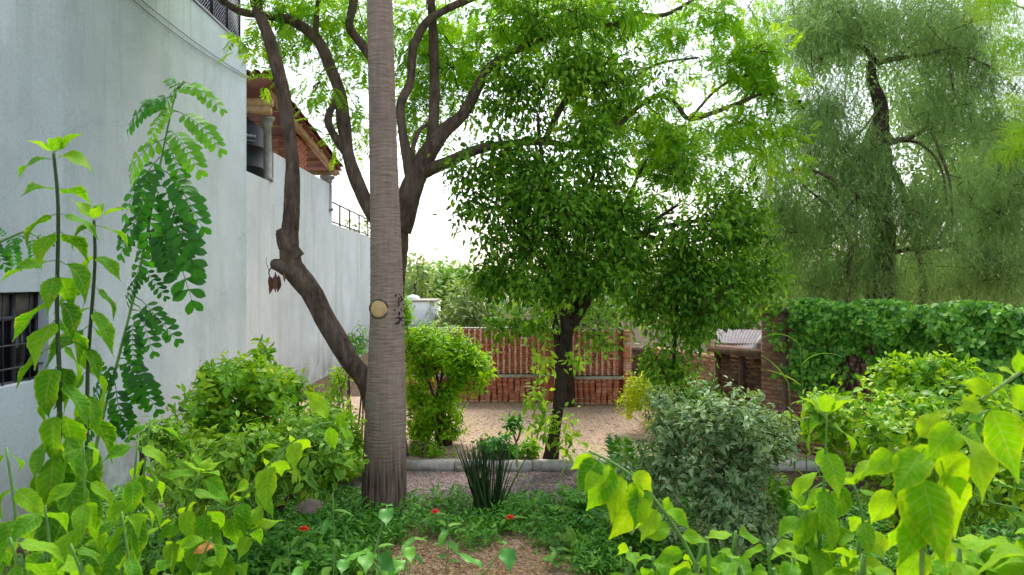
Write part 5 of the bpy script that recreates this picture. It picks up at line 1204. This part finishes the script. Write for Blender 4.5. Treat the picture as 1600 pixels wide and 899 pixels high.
for k, (a, b, dd_, a2, b2) in enumerate([(20, 990, 2.1, 10, 700), (60, 990, 1.9, 70, 790), (110, 1000, 2.2, 130, 690), (160, 1000, 2.3, 215, 690), (190, 1000, 2.1, 190, 800), (130, 1000, 1.8, 110, 850), (30, 1000, 1.7, 15, 840), (230, 1000, 2.2, 330, 840), (170, 960, 2.4, 235, 655)]):
    top = P(a2, b2, dd_); b0 = P(a, b, dd_)
    leafy_stem(fc, [down_to_ground(b0, rs.uniform(-.1, .1)), b0, b0*.45 + top*.55 + [.02, 0, 0], top], 10, .2, .1, 710 + k, f0=.74, droop=(1.7, .5), twist=1.2, tip=False, r=(.006, .003), stem='stem_green', az0=rs.uniform(0, 3), vr=(.2, 1))
# ---- low drooping branches, bottom centre-left
fd = thing('drooping_leaf_branch', down_to_ground(P(320, 900, 2.8)), 'arching branch of bright heart shaped leaves in front of the low shrub', 'shrub')
d = 2.9
leafy_stem(fd, [down_to_ground(P(290, 930, d)), P(300, 880, d), P(370, 790, d), P(430, 715, d), P(490, 668, d), P(520, 660, d)], 13, .19, .13, 721, mat='plain', tp=BIGW, key='bigw', f0=.62, droop=(.9, .5), r=(.006, .003), stem='stem_green', per=2, vr=(.3, 1))
leafy_stem(fd, [down_to_ground(P(330, 950, d)), P(345, 930, d), P(370, 880, d), P(390, 830, d)], 6, .17, .13, 722, mat='plain', tp=BIGW, key='bigw', f0=.8, droop=(.7, .3), stem='stem_green', vr=(.2, 1))
leafy_stem(fd, [down_to_ground(P(270, 950, d)), P(270, 900, d), P(290, 800, d), P(315, 740, d)], 7, .18, .13, 723, mat='plain', tp=BIGW, key='bigw', f0=.75, droop=(.8, .4), stem='stem_green', vr=(.3, 1))
leaf_ab(fd, P(340, 850, 2.75), P(300, 866, 2.7), BIGW, 'bigw', 0, 'brown_leaf', .3, (0, -.6, 1))
fd2 = thing('trailing_leaf_plant', down_to_ground(P(600, 899, 4)), 'trailing plant with bluish green leaves at the bottom edge of the path', 'plant')
d = 4.2
for k, (a, b, a2, b2) in enumerate([(560, 960, 605, 790), (640, 960, 570, 860), (720, 950, 790, 850), (430, 960, 470, 880), (620, 960, 640, 850), (520, 960, 540, 870)]):
    leafy_stem(fd2, [down_to_ground(P(a, b, d)), P(a, b, d), P(a2*.6 + a*.4, b2*.6 + b*.4, d), P(a2, b2, d)], 4, .17, .13, 730 + k, mat='herb', tp=BIGW, key='bigw', f0=.68, droop=(.4, .2), stem='stem_pale', r=(.008, .004), vr=(.2, .8), per=2, tip=False)
# ---- senna with pinnate leaves
sn = thing('pinnate_leaf_sapling', down_to_ground(P(150, 690, 3.3)), 'slender sapling with pinnate rounded leaflets against the white wall', 'sapling')
d = 3.3
path = [down_to_ground(P(128, 860, d)), P(128, 880, d), P(150, 700, d), P(185, 560, d), P(217, 430, d), P(242, 300, d), P(262, 200, d), P(276, 140, d)]
stem_of(sn, path, .009, .003, 'stem_green')
rs = np.random.RandomState(741)
SL = [(290, 128, 352, 180), (288, 126, 250, 190), (278, 140, 330, 150), (272, 150, 200, 215), (270, 165, 235, 225), (280, 175, 350, 245), (268, 205, 318, 280), (262, 215, 208, 300), (262, 225, 290, 300), (250, 245, 195, 350), (250, 260, 225, 350), (262, 270, 322, 370), (258, 290, 300, 400), (248, 300, 245, 420), (240, 320, 190, 410), (262, 320, 312, 440), (258, 350, 305, 490), (252, 345, 268, 440), (236, 360, 215, 450), (225, 420, 262, 470),
      (222, 470, 282, 540), (218, 480, 243, 560), (215, 485, 255, 520), (210, 500, 215, 580), (200, 560, 250, 650), (198, 555, 225, 640), (190, 570, 150, 640), (180, 600, 205, 690), (170, 640, 205, 690), (175, 610, 150, 560), (165, 650, 130, 700), (230, 420, 200, 480), (232, 380, 290, 330), (255, 180, 225, 160), (276, 140, 262, 128)]
for k, (a, b, a2, b2) in enumerate(SL):
    dz = rs.uniform(-.12, .12)
    mbA = P(a, b, d); B_ = P(a2, b2, d + dz); i = rs.randint(4)
    hint = np.array([(a2 - a)*.004, -1.0 + rs.uniform(-.3, .3), .75]); leaf_ab(sn, mbA, B_, SEN, 'sen', i, 'senna', np.clip(1.0 - b/420 + rs.uniform(-.2, .25), 0, 1), hint)
    near = min(catmull(np.array(path), 12), key=lambda q_: np.linalg.norm(q_ - mbA))
    if np.linalg.norm(near - mbA) > .01:
        mb = MB(); mb.tube([near, mbA], [.004, .003], 4, 0, 1); mb.build('leaf_stalk', M['stem_green'], sn, smooth=True)
sn2 = thing('pinnate_leaf_sapling', down_to_ground(P(-20, 420, 3.4)), 'pinnate leaf sprig reaching in from the left edge', 'sapling')
d = 3.4; stem_of(sn2, [down_to_ground(P(-90, 600, d)), P(-80, 600, d), P(-40, 420, d), P(30, 365, d), P(60, 370, d)], .012, .003, 'stem_green')
for a, b, a2, b2 in [(-10, 380, 15, 425), (20, 368, 30, 425), (55, 368, 92, 385), (40, 366, 5, 400), (50, 370, 60, 420), (-20, 395, -5, 440), (10, 370, -15, 350)]:
    leaf_ab(sn2, P(a, b, d), P(a2, b2, d + rs.uniform(-.1, .1)), SEN, 'sen', rs.randint(4), 'senna', rs.uniform(.1, .5), (0, -1, .7))
# ---- right foreground
fe = thing('lime_leaf_branch', down_to_ground(P(1090, 880, 1.9)), 'arching branch of lime green leaves reaching over the path at lower centre', 'shrub')
d = 1.9
stem_of(fe, [down_to_ground(P(1110, 1000, d)), P(1110, 960, d), P(1085, 880, d), P(1045, 810, d), P(1000, 755, d), P(960, 725, d), P(920, 705, d)], .006, .003, 'stem_green')
for a, b, a2, b2, w, i in [(930, 706, 890, 735, 1, 0), (918, 704, 905, 690, 1, 1), (955, 722, 910, 775, 1, 2), (965, 725, 915, 800, 1, 1), (950, 715, 960, 780, 1, 0), (975, 735, 955, 820, 1, 1), (990, 745, 1000, 800, 1, 2), (1000, 752, 990, 830, 1, 0), (985, 735, 1020, 770, 1, 1), (1010, 762, 950, 845, 1, 2), (1030, 790, 1000, 850, 1, 0), (1035, 795, 1080, 830, 1, 1), (1055, 825, 1000, 840, 1, 2), (1060, 835, 1110, 850, 1, 0), (1075, 860, 1020, 880, 1, 1), (1030, 780, 1055, 800, 1, 2), (1085, 880, 1130, 890, 1, 0), (1080, 870, 1040, 905, 1, 1), (940, 712, 900, 770, 1, 0)]:
    leaf_ab(fe, P(a, b, d), P(a2, b2, d + rs.uniform(-.06, .04)), BIGW, 'bigw', i, ('lime' if i else 'plain') if b < 800 else 'plain', rs.uniform(.1, 1), (rs.uniform(-.9, .9), -1, rs.uniform(.3, 1.1)), .98)
ff = thing('broadleaf_clump', down_to_ground(P(1000, 940, 2.1)), 'bright leafy stems along the bottom edge below the silvery shrub', 'shrub')
for k, (a, b, dd_, a2, b2) in enumerate([(980, 990, 2.1, 985, 855), (1040, 990, 2.0, 1020, 870), (1120, 990, 2.2, 1150, 830), (1160, 990, 2.0, 1140, 870), (1210, 990, 2.1, 1200, 850), (1090, 990, 1.9, 1085, 880), (1250, 1000, 2.0, 1240, 870)]):
    top = P(a2, b2, dd_); b0 = P(a, b, dd_)
    leafy_stem(ff, [down_to_ground(b0), b0, b0*.5 + top*.5, top], 8, .14, .09, 750 + k, mat='plain', tp=BIGW, key='bigw', f0=.84, droop=(.6, .1), tip=False, r=(.009, .004), stem='stem_green', az0=k, vr=(.3, 1))
fg = thing('tall_stem_shrub', down_to_ground(P(1285, 900, 2.2)), 'upright shrub with drooping serrated leaves in front of the yellow green shrub', 'shrub')
d = 2.2
leafy_stem(fg, [down_to_ground(P(1278, 930, d)), P(1280, 900, d), P(1285, 800, d), P(1290, 700, d), P(1292, 650, d)], 13, .18, .12, 761, mat='plain', tp=BIG, f0=.72, droop=(2.0, .6), r=(.006, .003), stem='stem_green', vr=(.4, 1))
leafy_stem(fg, [down_to_ground(P(1340, 960, d)), P(1340, 950, d), P(1350, 830, d), P(1335, 760, d)], 9, .17, .12, 762, mat='plain', f0=.78, droop=(1.4, .4), stem='stem_green', vr=(.5, 1))
leafy_stem(fg, [down_to_ground(P(1255, 960, d)), P(1255, 950, d), P(1262, 860, d), P(1258, 800, d)], 9, .16, .11, 763, mat='plain', f0=.8, droop=(1.2, .4), stem='stem_green', vr=(.3, 1))
fh = thing('lime_leaf_shrub', down_to_ground(P(1450, 899, 1.25)), 'large blurred lime leaves of the closest shrub at right', 'shrub')
d = 1.25
stem_of(fh, [down_to_ground(P(1440, 980, d)), P(1440, 970, d), P(1450, 850, d), P(1470, 760, d), P(1500, 690, d), P(1512, 660, d)], .005, .002, 'stem_pale')
stem_of(fh, [P(1450, 850, d), P(1420, 760, d), P(1400, 700, d)], .005, .003, 'stem_pale')
for a, b, a2, b2, i in [(1495, 660, 1440, 725, 0), (1490, 665, 1535, 790, 1), (1480, 690, 1500, 780, 2), (1470, 720, 1492, 845, 0), (1440, 730, 1475, 885, 1), (1430, 740, 1420, 850, 2), (1445, 700, 1395, 775, 0), (1400, 705, 1350, 745, 1), (1405, 700, 1395, 760, 2), (1470, 700, 1410, 730, 0), (1420, 770, 1385, 860, 1), (1440, 790, 1400, 890, 0), (1455, 800, 1480, 890, 2), (1425, 780, 1465, 800, 1), (1505, 665, 1535, 700, 2), (1400, 760, 1360, 820, 2), (1450, 850, 1400, 920, 0), (1430, 690, 1470, 640, 0)]:
    leaf_ab(fh, P(a, b, d), P(a2, b2, d + rs.uniform(-.05, .05)), BIGW, 'bigw', i, 'lime', rs.uniform(0, 1), (rs.uniform(-.9, .9), -1, rs.uniform(.2, .9)), .98)
fi = thing('lime_leaf_branch', down_to_ground(P(1640, 620, 1.15)), 'blurred lime branch entering from the right edge with one hanging leaf', 'shrub')
d = 1.15
stem_of(fi, [down_to_ground(P(1720, 700, d)), P(1710, 680, d), P(1640, 560, d), P(1590, 585, d), P(1552, 612, d), P(1530, 625, d)], .0045, .002, 'stem_pale')
for a, b, a2, b2, i in [(1540, 622, 1586, 742, 0), (1555, 610, 1505, 600, 2), (1565, 605, 1540, 585, 1), (1590, 586, 1590, 550, 2), (1595, 585, 1620, 560, 1), (1570, 600, 1605, 640, 0), (1585, 590, 1560, 575, 2), (1600, 580, 1640, 600, 0), (1530, 628, 1500, 640, 1)]:
    leaf_ab(fi, P(a, b, d), P(a2, b2, d + rs.uniform(-.04, .04)), BIGW, 'bigw', i, 'lime', rs.uniform(.3, 1), (rs.uniform(-.3, .3), -1, .4), 1.12)
fj = thing('broadleaf_clump', down_to_ground(P(1540, 899, 1.8)), 'low leafy shoots in the lower right corner beneath the dark hollow', 'shrub')
for k, (a, b, dd_, a2, b2) in enumerate([(1540, 960, 1.9, 1520, 860), (1590, 960, 1.8, 1600, 860), (1500, 970, 1.8, 1490, 890), (1630, 970, 1.7, 1625, 840), (1350, 980, 1.8, 1340, 890)]):
    top = P(a2, b2, dd_); b0 = P(a, b, dd_)
    leafy_stem(fj, [down_to_ground(b0), b0, b0*.5 + top*.5, top], 6, .13, .1, 780 + k, mat='plain', tp=BIGW, key='bigw', f0=.9, droop=(.3, .0), tip=False, r=(.008, .003), stem='stem_green', az0=k, vr=(.5, 1))
# ---- overhanging feathery branch, top right corner
fk = thing('overhanging_branch', down_to_ground(P(1760, 300, 3.6)), 'bright feathery leaves hanging in from the upper right corner', 'tree')
d = 3.6
mb = MB(); mb.tube([down_to_ground(P(1800, 600, d)), P(1790, 500, d), P(1740, 150, d), P(1690, 40, d), P(1640, -30, d)], [.06, .05, .035, .02, .008], 8, .08, 6, 1); mb.build('trunk', M['bark'], fk, smooth=True)
for k, (a, b, a2, b2) in enumerate([(1690, 60, 1590, 10), (1700, 120, 1620, 75), (1730, 200, 1640, 170), (1760, 280, 1640, 225), (1745, 160, 1640, 110)]):
    mb = MB(); mb.tube([P(a + 40, b, d), P((a + a2)/2, (b + b2)/2 - 10, d), P(a2, b2, d)], [.012, .008, .004], 5, 0, 4); mb.build('branch', M['stem_green'], fk, smooth=True)
for a, b, a2, b2 in [(1610, -5, 1530, 22), (1605, 0, 1545, -10), (1620, 5, 1560, 35), (1640, 70, 1558, 78), (1640, 75, 1570, 60), (1650, 85, 1575, 100), (1660, 110, 1590, 112), (1650, 160, 1580, 160), (1650, 200, 1585, 208), (1650, 215, 1570, 245), (1660, 220, 1590, 225), (1640, 20, 1590, 60), (1640, -20, 1570, 5), (1600, -10, 1535, 0)]:
    [leaf_ab(fk, P(a - 15, b + q*9, d + .05*q), P(a2 - 22, b2 + q*14, d + rs.uniform(-.1, .1)), FEAF, 'feaf', rs.randint(2), 'lime', rs.uniform(.2, 1), (rs.uniform(-.3, .3), -.9, .6), 1.1) for q in (0, 1)]
